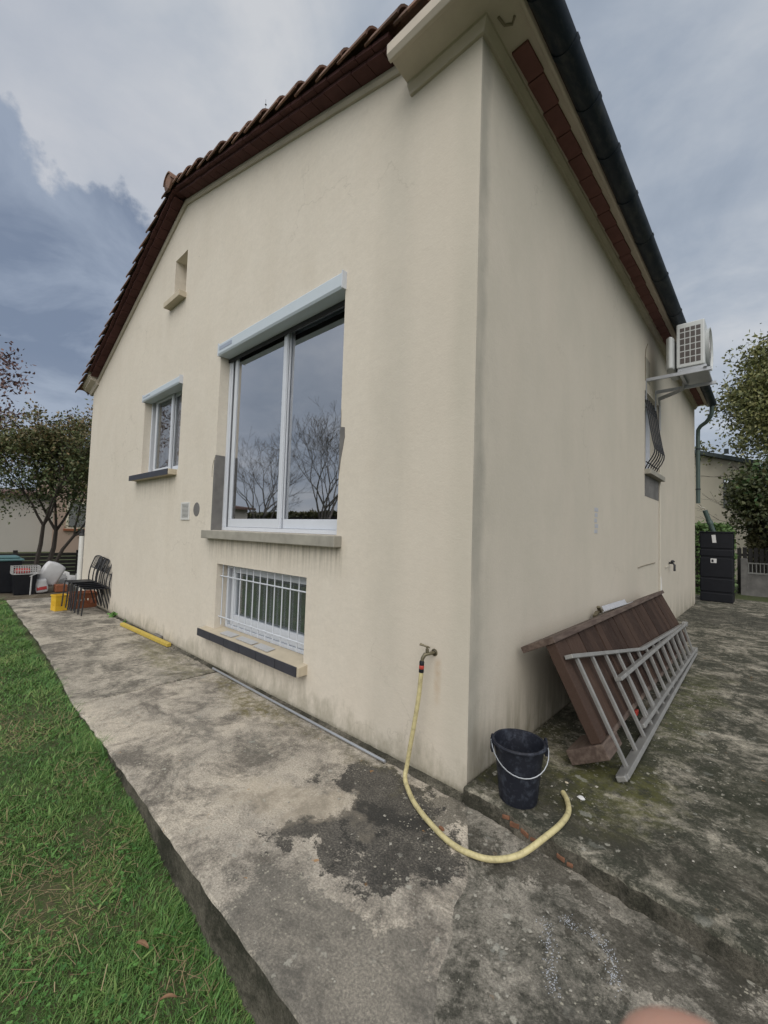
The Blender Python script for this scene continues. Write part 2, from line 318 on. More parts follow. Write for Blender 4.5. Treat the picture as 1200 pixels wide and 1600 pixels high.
t = MT('hose_yellow', 0.5); f = t.noise(26, 6, 0.7); t.col(t.mix(t.ramp(f, [(0.45, 0), (0.72, 1)]), (0.54, 0.475, 0.25), (0.30, 0.255, 0.14))); t.rough(t.ramp(f, [(0.3, 0.4), (0.7, 0.75)])); M['hose'] = t.m
M['brass'] = plain('tarnished_brass', (0.17, 0.15, 0.10), 0.5, 0.6, var=0.3, scale=30)
M['red_plastic'] = plain('red_plastic', (0.40, 0.045, 0.03), 0.5)
M['yellow_paint'] = plain('yellow_paint', (0.50, 0.37, 0.07), 0.55, var=0.3, scale=8)
M['yellow_plastic'] = plain('yellow_plastic', (0.68, 0.42, 0.03), 0.45)
M['terracotta'] = plain('terracotta', (0.24, 0.085, 0.04), 0.8, var=0.25)
M['teal_plastic'] = plain('teal_plastic', (0.08, 0.17, 0.18), 0.5)
M['bag_white'] = plain('bag_white', (0.58, 0.58, 0.59), 0.5, var=0.12, scale=12, bump=0.5, bscale=20)
M['label_red'] = plain('label_red', (0.45, 0.05, 0.05), 0.5)
M['basket_grey'] = plain('basket_grey', (0.42, 0.42, 0.42), 0.5)
M['paper'] = plain('paper_white', (0.60, 0.60, 0.60), 0.7, var=0.1)
M['faded_blue'] = plain('faded_blue', (0.42, 0.43, 0.46), 0.8, var=0.1)
M['stain'] = plain('stain_brown', (0.22, 0.19, 0.14), 0.9, var=0.3)
M['soffit_dark'] = plain('soffit_dark', (0.05, 0.035, 0.03), 0.9)
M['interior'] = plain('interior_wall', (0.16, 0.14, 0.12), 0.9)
M['ac_white'] = plain('ac_white', (0.50, 0.52, 0.52), 0.45, var=0.08)
M['ac_dark'] = plain('ac_dark', (0.07, 0.058, 0.055), 0.6, var=0.3, scale=20)
# painted brown boards
t = MT('brown_wood', 0.75)
wv = t.noise(9, 5, 0.6, sc=(5, 0.6, 5)); wg = t.noise(40, 5, 0.7, sc=(4, 0.5, 4)); wb = t.noise(2.2, 4)
cc = t.mix(wb, (0.040, 0.024, 0.018), (0.068, 0.042, 0.031)); cc = t.mix(t.math('MULTIPLY', t.ramp(wg, [(0.52, 0), (0.72, 1)]), 0.5), cc, (0.10, 0.075, 0.065))
t.col(cc); t.bump(wg, 0.4, 0.004); M['wood'] = t.m
t = MT('brown_board', 0.75)
tone = t.attr('tone').outputs['Fac']
cc = t.mix(tone, (0.028, 0.016, 0.012), (0.062, 0.038, 0.028)); wg = t.noise(16, 5, 0.7, sc=(0.8, 5, 0.8))
cc = t.mix(t.math('MULTIPLY', t.ramp(wg, [(0.50, 0), (0.75, 1)]), 0.5), cc, (0.13, 0.098, 0.078)); t.col(cc); t.bump(wg, 0.35, 0.004); M['boards'] = t.m
t = MT('rail_wood', 0.8)
wg = t.noise(12, 5, 0.6, sc=(2.5, 0.35, 2.5)); cc = t.mix(t.ramp(wg, [(0.4, 0), (0.68, 1)]), (0.065, 0.043, 0.034), (0.135, 0.10, 0.08)); t.col(cc); t.bump(wg, 0.5, 0.004); M['rail'] = t.m
# glass that mirrors the sky and lets a little of the room through
t = MT('window_glass', 0.02)
nt_ = t.nt; nt_.nodes.remove(t.b)
gl = nt_.nodes.new('ShaderNodeBsdfGlossy'); gl.inputs['Roughness'].default_value = 0.012; gl.inputs['Color'].default_value = (0.93, 0.94, 0.97, 1)
tr = nt_.nodes.new('ShaderNodeBsdfTransparent'); tr.inputs['Color'].default_value = (0.80, 0.83, 0.85, 1)
fr = nt_.nodes.new('ShaderNodeFresnel'); fr.inputs['IOR'].default_value = 1.9
mx = nt_.nodes.new('ShaderNodeMixShader'); fm = t.math('MINIMUM', t.math('ADD', t.math('MULTIPLY', fr.outputs[0], 1.6), 0.34), 1.0)
nt_.links.new(fm, mx.inputs[0]); nt_.links.new(tr.outputs[0], mx.inputs[1]); nt_.links.new(gl.outputs[0], mx.inputs[2])
nt_.links.new(mx.outputs[0], nt_.nodes['Material Output'].inputs[0])
bn = nt_.nodes.new('ShaderNodeBump'); bn.inputs['Strength'].default_value = 0.015; bn.inputs['Distance'].default_value = 0.02
nt_.links.new(t.noise(1.8, 1), bn.inputs['Height']); nt_.links.new(bn.outputs[0], gl.inputs['Normal']); M['glass'] = t.m
mg = M['glass'].copy(); mg.name = 'thin_glass'; M['glass_thin'] = mg
for n_ in mg.node_tree.nodes:
    if n_.bl_idname == 'ShaderNodeMath' and n_.operation == 'ADD': n_.inputs[1].default_value = 0.0
    if n_.bl_idname == 'ShaderNodeMath' and n_.operation == 'MULTIPLY': n_.inputs[1].default_value = 0.5
    if n_.bl_idname == 'ShaderNodeBsdfTransparent': n_.inputs[0].default_value = (.85, .87, .87, 1)
t = MT('net_curtain', 0.9); cx = t.noise(9, 3, 0.5, sc=(1, 1, 0.02)); t.col(t.mix(cx, (0.22, 0.23, 0.25), (0.88, 0.88, 0.86))); M['curtain'] = t.m  # fold shading painted into the curtain colour as vertical streaks
t = MT('beige_curtain', 0.9); cx = t.noise(12, 3, 0.5, sc=(1, 1, 0.02)); t.col(t.mix(t.ramp(cx, [(0.4, 0), (0.6, 1)]), (0.20, 0.155, 0.135), (0.46, 0.37, 0.33))); M['curtain_beige'] = t.m
# ground, grass, foliage
t = MT('lawn_soil', 0.95); f = t.noise(3, 7, 0.6); f2 = t.noise(30, 6, 0.7)
t.col(t.mix(t.ramp(f2, [(0.4, 0), (0.65, 1)]), t.mix(f, (0.03, 0.055, 0.012), (0.05, 0.095, 0.018)), (0.085, 0.07, 0.038))); t.bump(f2, 0.6, 0.03); M['soil_green'] = t.m
t = MT('bare_soil', 0.95); f = t.noise(5, 7, 0.7); t.col(t.mix(t.ramp(f, [(0.35, 0), (0.7, 1)]), (0.06, 0.045, 0.03), (0.14, 0.12, 0.085))); t.bump(f, 0.7, 0.05); M['soil'] = t.m
def leafmat(name, c0, c1, c2, rough=0.55, trans=0.25):
    t = MT(name, rough); a = t.attr('tone').outputs['Fac']
    t.col(t.ramp(a, [(0.0, c0), (0.5, c1), (1.0, c2)]))
    return t.m
M['grass'] = leafmat('grass_blades', (0.030, 0.090, 0.016), (0.088, 0.205, 0.038), (0.23, 0.29, 0.095), 0.6)
M['straw'] = leafmat('straw', (0.16, 0.11, 0.055), (0.24, 0.18, 0.095), (0.34, 0.27, 0.16), 0.8)
M['clover'] = leafmat('clover', (0.026, 0.095, 0.016), (0.06, 0.17, 0.03), (0.11, 0.24, 0.05), 0.5)
M['leaf_olive'] = leafmat('leaf_olive', (0.032, 0.055, 0.018), (0.085, 0.105, 0.034), (0.18, 0.12, 0.055))
M['leaf_purple'] = leafmat('leaf_purple', (0.06, 0.035, 0.035), (0.11, 0.055, 0.05), (0.17, 0.09, 0.07))
M['leaf_gold'] = leafmat('leaf_gold', (0.065, 0.085, 0.028), (0.155, 0.165, 0.055), (0.27, 0.25, 0.11))
M['leaf_dark'] = leafmat('leaf_dark', (0.03, 0.045, 0.016), (0.08, 0.095, 0.035), (0.15, 0.14, 0.065))
M['leaf_green'] = leafmat('leaf_green', (0.025, 0.06, 0.015), (0.05, 0.11, 0.028), (0.10, 0.17, 0.05))
M['bark'] = plain('bark', (0.10, 0.082, 0.065), 0.95, var=0.4, scale=14, bump=0.6, bscale=40)
M['bark_dark'] = plain('bark_dark', (0.05, 0.042, 0.036), 0.95, var=0.4, scale=14)
M['fence_dark'] = plain('fence_dark', (0.030, 0.028, 0.026), 0.85, var=0.5, scale=6)
M['fence_grey'] = plain('fence_grey', (0.22, 0.22, 0.21), 0.8)
M['far_wall'] = plain('far_wall_cream', (0.58, 0.53, 0.42), 0.9, var=0.08, scale=1)
M['far_wall_grey'] = plain('far_wall_grey', (0.44, 0.415, 0.375), 0.9, var=0.08, scale=1)
M['far_wall_pink'] = plain('far_wall_pink', (0.36, 0.27, 0.215), 0.9, var=0.1, scale=1)
M['far_roof'] = plain('far_roof', (0.12, 0.075, 0.062), 0.9, var=0.25, scale=3)
M['far_roof_dark'] = plain('far_roof_dark', (0.06, 0.075, 0.075), 0.8, var=0.2, scale=3)
M['chalk'] = plain('chalk', (0.50, 0.53, 0.58), 0.9)

for k_ in ('gutter', 'tank', 'bucket', 'black_plastic', 'wood', 'boards', 'brick_dark', 'brick_red', 'slab_upper', 'slab_right', 'slab_side', 'stucco'):
    M[k_].node_tree.nodes['Principled BSDF'].inputs['Specular IOR Level'].default_value = 0.2
# ---------------------------------------------------------------- helpers: geometry
class MB:
    def __init__(s): s.v = []; s.f = []; s.mi = []; s.cur = 0; s.ch = []
    def chunks(s):
        e = s.ch+[(len(s.v), len(s.f))]
        return [(e[i][0], e[i+1][0], e[i][1], e[i+1][1]) for i in range(len(s.ch))]
    def add(s, vs, fs):
        o = len(s.v); s.ch.append((len(s.v), len(s.f))); s.v += [tuple(map(float, p)) for p in vs]; s.f += [tuple(i+o for i in f) for f in fs]; s.mi += [s.cur]*len(fs); return s
    def obox(s, c, ax, h):
        c = Vector(c); ax = [Vector(a).normalized() for a in ax]
        vs = [c + ax[0]*h[0]*i + ax[1]*h[1]*j + ax[2]*h[2]*k for i in (-1, 1) for j in (-1, 1) for k in (-1, 1)]
        if ax[0].cross(ax[1]).dot(ax[2]) > 0: fs = [(0, 1, 3, 2), (4, 6, 7, 5), (0, 4, 5, 1), (2, 3, 7, 6), (0, 2, 6, 4), (1, 5, 7, 3)]
        else: fs = [(0, 2, 3, 1), (4, 5, 7, 6), (0, 1, 5, 4), (2, 6, 7, 3), (0, 4, 6, 2), (1, 3, 7, 5)]
        return s.add(vs, fs)
    def box(s, a, b):
        a = Vector(a); b = Vector(b)
        return s.obox((a+b)/2, ((1, 0, 0), (0, 1, 0), (0, 0, 1)), [abs(x)/2 for x in (b-a)])
    def bar(s, p, q, w, h, up=(0, 0, 1)):
        p = Vector(p); q = Vector(q); d = (q-p); L = d.length; d.normalize(); u = Vector(up); x = d.cross(u).normalized(); u = x.cross(d).normalized()
        return s.obox((p+q)/2, (d, x, u), (L/2, w/2, h/2))
    def tube(s, pts, r, n=8, cap=True):
        pts = [Vector(p) for p in pts]; N = len(pts)
        rs = r if isinstance(r, (list, tuple)) else [r]*N
        vs = []; pu = None
        for i in range(N):
            d = (pts[min(i+1, N-1)]-pts[max(i-1, 0)]).normalized()
            if pu is None: pu = d.orthogonal().normalized()
            else:
                pu = (pu - d*pu.dot(d)); pu = pu.normalized() if pu.length > 1e-6 else d.orthogonal().normalized()
            b = d.cross(pu)
            for k in range(n):
                a = 2*math.pi*k/n; vs.append(pts[i] + (pu*math.cos(a) + b*math.sin(a))*rs[i])
        fs = [(i*n+k, i*n+(k+1) % n, (i+1)*n+(k+1) % n, (i+1)*n+k) for i in range(N-1) for k in range(n)]
        if cap: fs += [tuple(range(n))[::-1], tuple((N-1)*n+k for k in range(n))]
        return s.add(vs, fs)
    def lathe(s, c, prof, n=32, ax=(0, 0, 1), sx=1.0, sy=1.0):
        c = Vector(c); q = Vector((0, 0, 1)).rotation_difference(Vector(ax)); vs = []
        for (r, z) in prof:
            for k in range(n):
                a = 2*math.pi*k/n; vs.append(c + q @ Vector((r*sx*math.cos(a), r*sy*math.sin(a), z)))
        P = len(prof)
        fs = [(i*n+k, i*n+(k+1) % n, (i+1)*n+(k+1) % n, (i+1)*n+k) for i in range(P-1) for k in range(n)]
        return s.add(vs, fs)
    def prism(s, poly, z0, z1):           # poly in XY, extruded in Z
        n = len(poly); vs = [(x, y, z0) for x, y in poly] + [(x, y, z1) for x, y in poly]
        return s.add(vs, [tuple(range(n))[::-1], tuple(range(n, 2*n))] + [(i, (i+1) % n, n+(i+1) % n, n+i) for i in range(n)])
    def sweep(s, prof, a, b):             # prof: list of 3D offsets, from a to b (straight)
        a = Vector(a); b = Vector(b); n = len(prof)
        vs = [a+Vector(p) for p in prof] + [b+Vector(p) for p in prof]
        return s.add(vs, [tuple(range(n)), tuple(range(n, 2*n))[::-1]] + [(i, n+i, n+(i+1) % n, (i+1) % n) for i in range(n)])
def parts(name, mb, mat, parent=None, **k):
    out = []
    for (v0, v1, f0, f1) in mb.chunks():
        q = MB(); q.v = mb.v[v0:v1]; q.f = [tuple(i-v0 for i in f) for f in mb.f[f0:f1]]; q.mi = [0]*len(q.f); out.append(part(name, q, mat, parent, **k))
    return out
def wloc(o):
    v = Vector((0, 0, 0))
    while o is not None: v = v + o.location; o = o.parent
    return v
def tag(o, label=None, cat=None, group=None, kind=None):
    if label: o['label'] = label
    if cat: o['category'] = cat
    if group: o['group'] = group
    if kind: o['kind'] = kind
    return o
def thing(name, label, cat, loc=(0, 0, 0), group=None):
    o = bpy.data.objects.new(name, None); o.empty_display_size = 0.1; COL.objects.link(o); o.location = loc
    return tag(o, label, cat, group)
def part(name, mb, mat, parent=None, smooth=False, bevel=0.0, label=None, origin=None, weld=False):
    me = bpy.data.meshes.new(name)
    off = wloc(parent) if parent is not None else Vector(origin or (0, 0, 0))
    loc = Vector((0, 0, 0)) if parent is not None else off
    me.from_pydata([tuple(Vector(p)-off) for p in mb.v], [], mb.f)
    mats = mat if isinstance(mat, (list, tuple)) else [mat]
    for m in mats: me.materials.append(m)
    if len(mats) > 1: me.polygons.foreach_set('material_index', mb.mi)
    bm = bmesh.new(); bm.from_mesh(me)
    if weld: bmesh.ops.remove_doubles(bm, verts=bm.verts, dist=1e-5)
    bmesh.ops.recalc_face_normals(bm, faces=bm.faces); bm.to_mesh(me); bm.free()
    if smooth:
        me.polygons.foreach_set('use_smooth', [True]*len(me.polygons))
        try: me.set_sharp_from_angle(angle=R(40))
        except Exception: pass
    o = bpy.data.objects.new(name, me); COL.objects.link(o); o.location = loc
    if parent is not None: o.parent = parent
    if bevel:
        b = o.modifiers.new('b', 'BEVEL'); b.width = bevel; b.segments = 2; b.limit_method = 'ANGLE'; b.angle_limit = R(40)
    if label: o['label'] = label
    return o
def leafmesh(name, V, F, tone, mat, parent=None, origin=(0, 0, 0)):
    """V (n,3) F (m,k) numpy, tone per vertex"""
    me = bpy.data.meshes.new(name); off = np.array(wloc(parent) if parent is not None else origin)
    V = V-off; n = len(V); m, k = F.shape
    me.vertices.add(n); me.vertices.foreach_set('co', V.astype(np.float32).ravel())
    me.loops.add(m*k); me.loops.foreach_set('vertex_index', F.astype(np.int32).ravel())
    me.polygons.add(m); me.polygons.foreach_set('loop_start', np.arange(0, m*k, k, dtype=np.int32))
    try: me.polygons.foreach_set('loop_total', np.full(m, k, dtype=np.int32))
    except Exception: pass
    at = me.attributes.new('tone', 'FLOAT', 'POINT'); at.data.foreach_set('value', tone.astype(np.float32))
    me.update(calc_edges=True); me.materials.append(mat)
    o = bpy.data.objects.new(name, me); COL.objects.link(o)
    if parent is not None: o.parent = parent
    else: o.location = origin
    return o
def copy_tree(o, parent=None):
    c = o.copy(); COL.objects.link(c); c.parent = parent
    for ch in list(o.children): copy_tree(ch, c)
    return c

# ================================================================ GROUND
def lawn_z(x, y):
    f = min(1.0, max(0.0, (x+2.6)/2.6)); return -0.035 - 0.20*f*f*(3-2*f)*0.95
# ground sheet with finer middle
gx = [-300, -120, -60, -30, -20, -14] + [-12+0.25*i for i in range(0, 57)] + [3, 6, 12, 30, 80, 200]
gy = [-300, -120, -50, -25, -14, -9, -6] + [-5+0.25*i for i in range(0, 15)] + [-1.15, -0.6, 0, 2, 5, 10, 14, 20, 30, 60, 120, 300]
gx = sorted(set(gx)); gy = sorted(set(gy))
g = MB(); vs = []
for y in gy:
    for x in gx:
        z = lawn_z(min(x, 0.5), y) if x > -12 else -0.06
        if y > -1.0: z = -0.3 if -9.5 < x < 6 and y < 10 else -0.06
        if y > 12.4 and x > -4: z = 0.06
        vs.append((x, y, z + random.uniform(-.008, .008)))
nx = len(gx)
g.add(vs, [(j*nx+i, j*nx+i+1, (j+1)*nx+i+1, (j+1)*nx+i) for j in range(len(gy)-1) for i in range(nx-1)])
ground = part('ground', g, M['soil_green'], smooth=True); tag(ground, kind='structure')

def jag(poly, step, amp, keep=()):
    out = []
    n = len(poly)
    for i in range(n):
        a = Vector(poly[i]); b = Vector(poly[(i+1) % n]); L = (b-a).length
        out.append(tuple(a))
        if i in keep: continue
        k = int(L/step); nrm = Vector((-(b-a).y, (b-a).x)).normalized()
        for j in range(1, k):
            p = a+(b-a)*(j/k) + nrm*random.gauss(0, amp); out.append((p.x, p.y))
    return out
def slab(name, poly, z0, z1, mat, edge=0.012, z1f=None):
    """closed slab with rounded worn top edge"""
    n = len(poly); mb = MB()
    cx = [Vector(p) for p in poly]
    def inset(d):
        o = []
        for i in range(n):
            a, b, c = cx[i-1], cx[i], cx[(i+1) % n]
            e1 = (b-a).normalized(); e2 = (c-b).normalized(); nn = Vector((-(e1+e2).y, (e1+e2).x))
            nn = nn.normalized() if nn.length > 1e-6 else Vector((-e1.y, e1.x)); o.append(b+nn*d)
        return o
    rings = [([tuple(p) for p in cx], z0), ([tuple(p) for p in cx], z1-edge), (inset(edge*0.35), z1-edge*0.35), (inset(edge), z1)]
    vs = []
    for r, z in rings: vs += [(p[0], p[1], z) for p in r]
    fs = [(k*n+i, k*n+(i+1) % n, (k+1)*n+(i+1) % n, (k+1)*n+i) for k in range(3) for i in range(n)] + [tuple(range(3*n, 4*n))]
    mb.add(vs, fs)
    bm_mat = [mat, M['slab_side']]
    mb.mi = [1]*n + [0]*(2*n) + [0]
    o = part(name, mb, bm_mat); return o
SEAM = [(0.006, -0.03), (0.10, -0.15), (0.262, -0.392), (0.33, -0.52), (0.36, -0.68), (0.43, -0.80), (0.47, -0.95), (0.552, -1.096), (0.60, -1.25), (0.66, -1.402)]
sj = jag([(x+0.0, y) for x, y in SEAM], 0.05, 0.004)[: ]
def polyline(pts, step, amp):
    out = []
    for a, b in zip(pts[:-1], pts[1:]):
        a = Vector(a); b = Vector(b); k = max(1, int((b-a).length/step)); nrm = Vector((-(b-a).y, (b-a).x)).normalized()
        for j in range(k):
            p = a+(b-a)*(j/k) + (nrm*random.gauss(0, amp) if j else Vector((0, 0))); out.append((p.x, p.y))
    out.append(tuple(pts[-1])); return out
seam = polyline(SEAM, 0.04, 0.004)
front = lambda x: -1.12-0.28*min(1, (x+9.9)/9.9)**0.6
fl = [(x/2, front(x/2)) for x in range(-6, 1)]
A = [(-3.16, front(-3.16))] + [(-9.9+i*0.6, front(-9.9+i*0.6)) for i in range(11, -1, -1)][::1]
# near slab: counter-clockwise
near = polyline([(-3.147, front(-3.147)), (-2.2, -1.345), (-1.2, -1.37), (-0.4, -1.39), (0.66, -1.402)], 0.07, 0.004)[:-1] + seam[::-1] + [(-0.05, 0.05), (-3.147, 0.05)]
tag(slab('path', near, -0.6, 0.0, M['slab_near']), kind='structure')
mid = polyline([(-9.9, -1.12), (-8, -1.165), (-6, -1.20), (-4.5, -1.26), (-3.158, front(-3.158))], 0.15, 0.005)[:-1] + polyline([(-3.158, front(-3.158)), (-3.17, -0.7), (-3.20, 0.05)], 0.06, 0.003) + [(-9.7, 0.05), (-9.88, 0.0), (-9.90, -0.45)]
tag(slab('path', mid, -0.6, 0.0, M['slab_mid']), kind='structure')
right = [(x-0.012, y-0.003) for x, y in seam] + [(3.2, -1.42), (4.5, -1.42), (4.5, -0.02)]
tag(slab('path', right, -0.6, -0.0035, M['slab_right'], edge=0.002), kind='structure')
# upper slab with worn riser
up = polyline([(0.004, -0.045), (0.2, -0.055), (0.5, -0.10), (0.75, -0.125), (1.06, -0.15), (1.35, -0.175), (2.2, -0.24), (4.6, -0.40)], 0.045, 0.006) + [(4.6, 2.93), (0.004, 2.93)]
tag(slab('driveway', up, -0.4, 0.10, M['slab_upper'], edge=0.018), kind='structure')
up2 = [(0.004, 2.942), (4.6, 2.942), (4.6, 7.3), (0.004, 7.3)]
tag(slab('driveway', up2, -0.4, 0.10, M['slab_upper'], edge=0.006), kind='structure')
up3 = [(0.004, 7.312), (4.6, 7.312), (4.6, 12.3), (-5.0, 12.9), (-5.0, 10.62), (0.004, 10.62)]
tag(slab('driveway', up3, -0.4, 0.10, M['slab_upper'], edge=0.006), kind='structure')
# broken brick showing in the riser
rb = MB()
for (x, z, sx, sz) in [(0.29, 0.060, .03, .012), (0.345, 0.048, .038, .016), (0.405, 0.040, .03, .014), (0.455, 0.034, .022, .010), (0.60, 0.03, .026, .012), (0.645, 0.022, .02, .010)]:
    y = -0.055-(x-.2)*.15 if x < .5 else -.10-(x-.5)*.1
    rb.obox((x, y-.002, z), ((1, -0.15, random.uniform(-.35, .35)), (0.15, 1, 0.3), (0, 0, 1)), (sx*.8, .005, sz*.85))
M['brick_orange'] = plain('brick_orange', (0.17, 0.08, 0.045), 0.95, var=0.8, scale=22, bump=0.6, bscale=50)
BL = ['orange brick fragment in the step edge, closest to the house corner', 'second orange brick fragment from the house corner in the step edge', 'third orange brick fragment from the house corner in the step edge', 'fourth brick fragment from the house corner, just before the hose crosses the step', 'brick fragment in the step edge just past the hose', 'smallest brick fragment in the step edge, farthest from the house corner']
for q_, lb_ in zip(parts('broken_brick', rb, M['brick_orange'], None, bevel=0.004), BL):
    tag(q_, lb_, 'brick fragment', 'brick fragments in the step edge')
# mortar fillet along the wall foot
mf = MB(); pts = polyline([(-9.3, -0.005), (-6, -0.012), (-3.0, -0.016), (-0.6, -0.028), (0.0, -0.03)], 0.06, 0.004)
vs = []
for x, y in pts: vs += [(x, 0.02, 0.028+random.uniform(-.004, .004)), (x, y-0.004, 0.016), (x, y-0.022+random.uniform(-.008, .008), 0.002), (x, 0.02, 0.002)]
mf.add(vs, [(4*i+k, 4*(i+1)+k, 4*(i+1)+(k+1) % 4, 4*i+(k+1) % 4) for i in range(len(pts)-1) for k in range(4)])
fillet = part('kerb_strip', mf, M['slab_side'], smooth=True); tag(fillet, kind='structure')
# bare soil at the far end
bs = MB(); vs = []; n1_, n2_ = 18, 14
for j in range(n2_+1):
    for i in range(n1_+1):
        x = -14.3+i*(14.3-9.95)/n1_; y = -1.6+j*5.0/n2_
        e = min(i, n1_-i, j, n2_-j)
        z = -0.12 + (0.0 if e == 0 else 0.10+random.uniform(0, 0.035)+0.05*math.sin(x*2.1)*math.sin(y*3))
        vs.append((x, y, z))
bs.add(vs, [(j*(n1_+1)+i, j*(n1_+1)+i+1, (j+1)*(n1_+1)+i+1, (j+1)*(n1_+1)+i) for j in range(n2_) for i in range(n1_)])
tag(part('soil', bs, M['soil'], smooth=True), kind='structure')

# ================================================================ HOUSE
house = thing('house', 'cream rendered house with tiled gable roof and white sliding windows', 'house', (-4.7, 5.2, 0))
XL, YB = -9.38, 10.5
PK = (-4.795, 6.235); 
def roofz(x):
    if x > PK[0]: return 4.985 + (PK[1]-4.985)*(x/PK[0])
    return 4.40 + (PK[1]-4.40)*((x-XL)/(PK[0]-XL))
OPEN = {'big': (-3.52, -1.28, 1.56, 3.76), 'small': (-6.1, -4.63, 2.375, 3.66), 'base': (-3.35, -1.66, 0.42, 1.175), 'tiny': (-5.12, -4.70, 4.90, 5.53)}
SIDE = (4.88, 5.92, 2.66, 3.86)
wl = MB()
DEP = 0.24
xs = sorted({XL, 0.0, PK[0], *[o[0] for o in OPEN.values()], *[o[1] for o in OPEN.values()], *[XL+0.6*i for i in range(1, 15)]})
for x0, x1 in zip(xs[:-1], xs[1:]):
    hs = sorted([o for o in OPEN.values() if o[0] <= x0+1e-6 and o[1] >= x1-1e-6], key=lambda o: o[2])
    z = -0.5; 
    for o in hs:
        wl.add([(x0, 0, z), (x1, 0, z), (x1, 0, o[2]), (x0, 0, o[2])], [(0, 1, 2, 3)]); z = o[3]
    wl.add([(x0, 0, z), (x1, 0, z), (x1, 0, roofz(x1)), (x0, 0, roofz(x0))], [(0, 1, 2, 3)])
for (a, b, c0, d) in OPEN.values():
    wl.add([(a, 0, c0), (a, DEP, c0), (a, DEP, d), (a, 0, d), (b, 0, c0), (b, DEP, c0), (b, DEP, d), (b, 0, d)], [(0, 1, 2, 3), (4, 7, 6, 5), (0, 4, 5, 1), (3, 2, 6, 7)])
# side wall x=0
y0, y1, zb, zt = SIDE
EZ = lambda y: 4.99
for ya, yb_ in ((0, y0), (y0, y1), (y1, YB)):
    if ya == y0:
        wl.add([(0, ya, -0.5), (0, yb_, -0.5), (0, yb_, zb), (0, ya, zb)], [(0, 1, 2, 3)]); wl.add([(0, ya, zt), (0, yb_, zt), (0, yb_, 4.985), (0, ya, 4.985)], [(0, 1, 2, 3)])
    else: wl.add([(0, ya, -0.5), (0, yb_, -0.5), (0, yb_, 4.985), (0, ya, 4.985)], [(0, 1, 2, 3)])
wl.add([(0, y0, zb), (-DEP, y0, zb), (-DEP, y0, zt), (0, y0, zt), (0, y1, zb), (-DEP, y1, zb), (-DEP, y1, zt), (0, y1, zt)], [(0, 1, 2, 3), (4, 7, 6, 5), (0, 4, 5, 1), (3, 2, 6, 7)])
# left and back walls
wl.add([(XL, 0, -0.5), (XL, YB, -0.5), (XL, YB, 4.40), (XL, 0, 4.40)], [(0, 1, 2, 3)])
wl.add([(XL, YB, -0.5), (0, YB, -0.5), (0, YB, 4.985), (PK[0], YB, PK[1]), (XL, YB, 4.40)], [(0, 1, 2, 3, 4)])
wall = part('wall', wl, M['stucco'], house, weld=True)
# thin inner lining so that rooms are dark and closed
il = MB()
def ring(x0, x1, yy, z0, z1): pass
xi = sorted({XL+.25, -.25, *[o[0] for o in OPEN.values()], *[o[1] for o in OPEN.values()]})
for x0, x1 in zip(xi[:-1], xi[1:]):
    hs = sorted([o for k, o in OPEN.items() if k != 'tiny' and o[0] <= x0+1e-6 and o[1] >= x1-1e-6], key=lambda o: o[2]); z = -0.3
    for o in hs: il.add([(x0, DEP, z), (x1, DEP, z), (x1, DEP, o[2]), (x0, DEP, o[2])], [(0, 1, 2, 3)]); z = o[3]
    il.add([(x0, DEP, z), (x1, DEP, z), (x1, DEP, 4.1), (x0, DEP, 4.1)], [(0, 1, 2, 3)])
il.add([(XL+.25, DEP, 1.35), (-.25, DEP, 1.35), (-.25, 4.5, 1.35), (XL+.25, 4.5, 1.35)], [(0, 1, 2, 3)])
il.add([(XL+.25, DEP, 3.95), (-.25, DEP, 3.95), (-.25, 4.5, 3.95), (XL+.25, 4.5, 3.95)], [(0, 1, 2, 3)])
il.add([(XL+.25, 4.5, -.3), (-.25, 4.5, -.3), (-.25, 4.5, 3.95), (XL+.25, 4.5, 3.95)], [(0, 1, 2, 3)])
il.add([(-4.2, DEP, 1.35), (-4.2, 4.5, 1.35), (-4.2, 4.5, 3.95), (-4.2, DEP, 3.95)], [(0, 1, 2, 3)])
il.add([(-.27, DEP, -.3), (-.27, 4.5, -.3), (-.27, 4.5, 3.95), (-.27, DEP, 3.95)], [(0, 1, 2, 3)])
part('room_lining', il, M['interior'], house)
# attic slot back
# ---- cornices
co = MB()
def eave_prof(zoff):  # (x outward, z)
    return [(-.02, 4.90+zoff), (.022, 4.90+zoff), (.030, 4.915+zoff), (.055, 4.945+zoff), (.058, 4.965+zoff), (.235, 4.985+zoff), (.240, 4.955+zoff), (.262, 4.955+zoff), (.285, 4.985+zoff), (.285, 5.06+zoff), (-.02, 5.10+zoff)]
def mitred(prof, far=True):
    """sweep the eave profile along the side wall (x out) and round the corner on to the gable (y out)"""
    n = len(prof); mb = MB()
    ya = YB+0.05
    ring0 = [(x, ya, z) for x, z in prof]
    ring1 = [(x, -x, z) for x, z in prof]                    # mitre at the corner
    ring2 = [(-0.605, -x, z) for x, z in prof]
    vs = ring0+ring1+ring2
    fs = [(k*n+i, k*n+(i+1) % n, (k+1)*n+(i+1) % n, (k+1)*n+i) for k in range(2) for i in range(n)] + [tuple(range(n)), tuple(range(2*n, 3*n))]
    return mb.add(vs, fs)
part('cornice', mitred(eave_prof(0.0)), M['trim'], house, bevel=0.004)
ls = MB()
lp = [(0.02, 4.36), (-.03, 4.36), (-.06, 4.42), (-.15, 4.44), (-.15, 4.47), (-.19, 4.50), (-.19, 4.60), (.02, 4.62)]
ls.add([(-9.52, y, z) for y, z in lp] + [(-9.0, y, z+.14) for y, z in lp], [tuple(range(8)), tuple(range(8, 16))] + [(i, (i+1) % 8, 8+(i+1) % 8, 8+i) for i in range(8)])
part('cornice', ls, M['trim'], house, bevel=0.004)
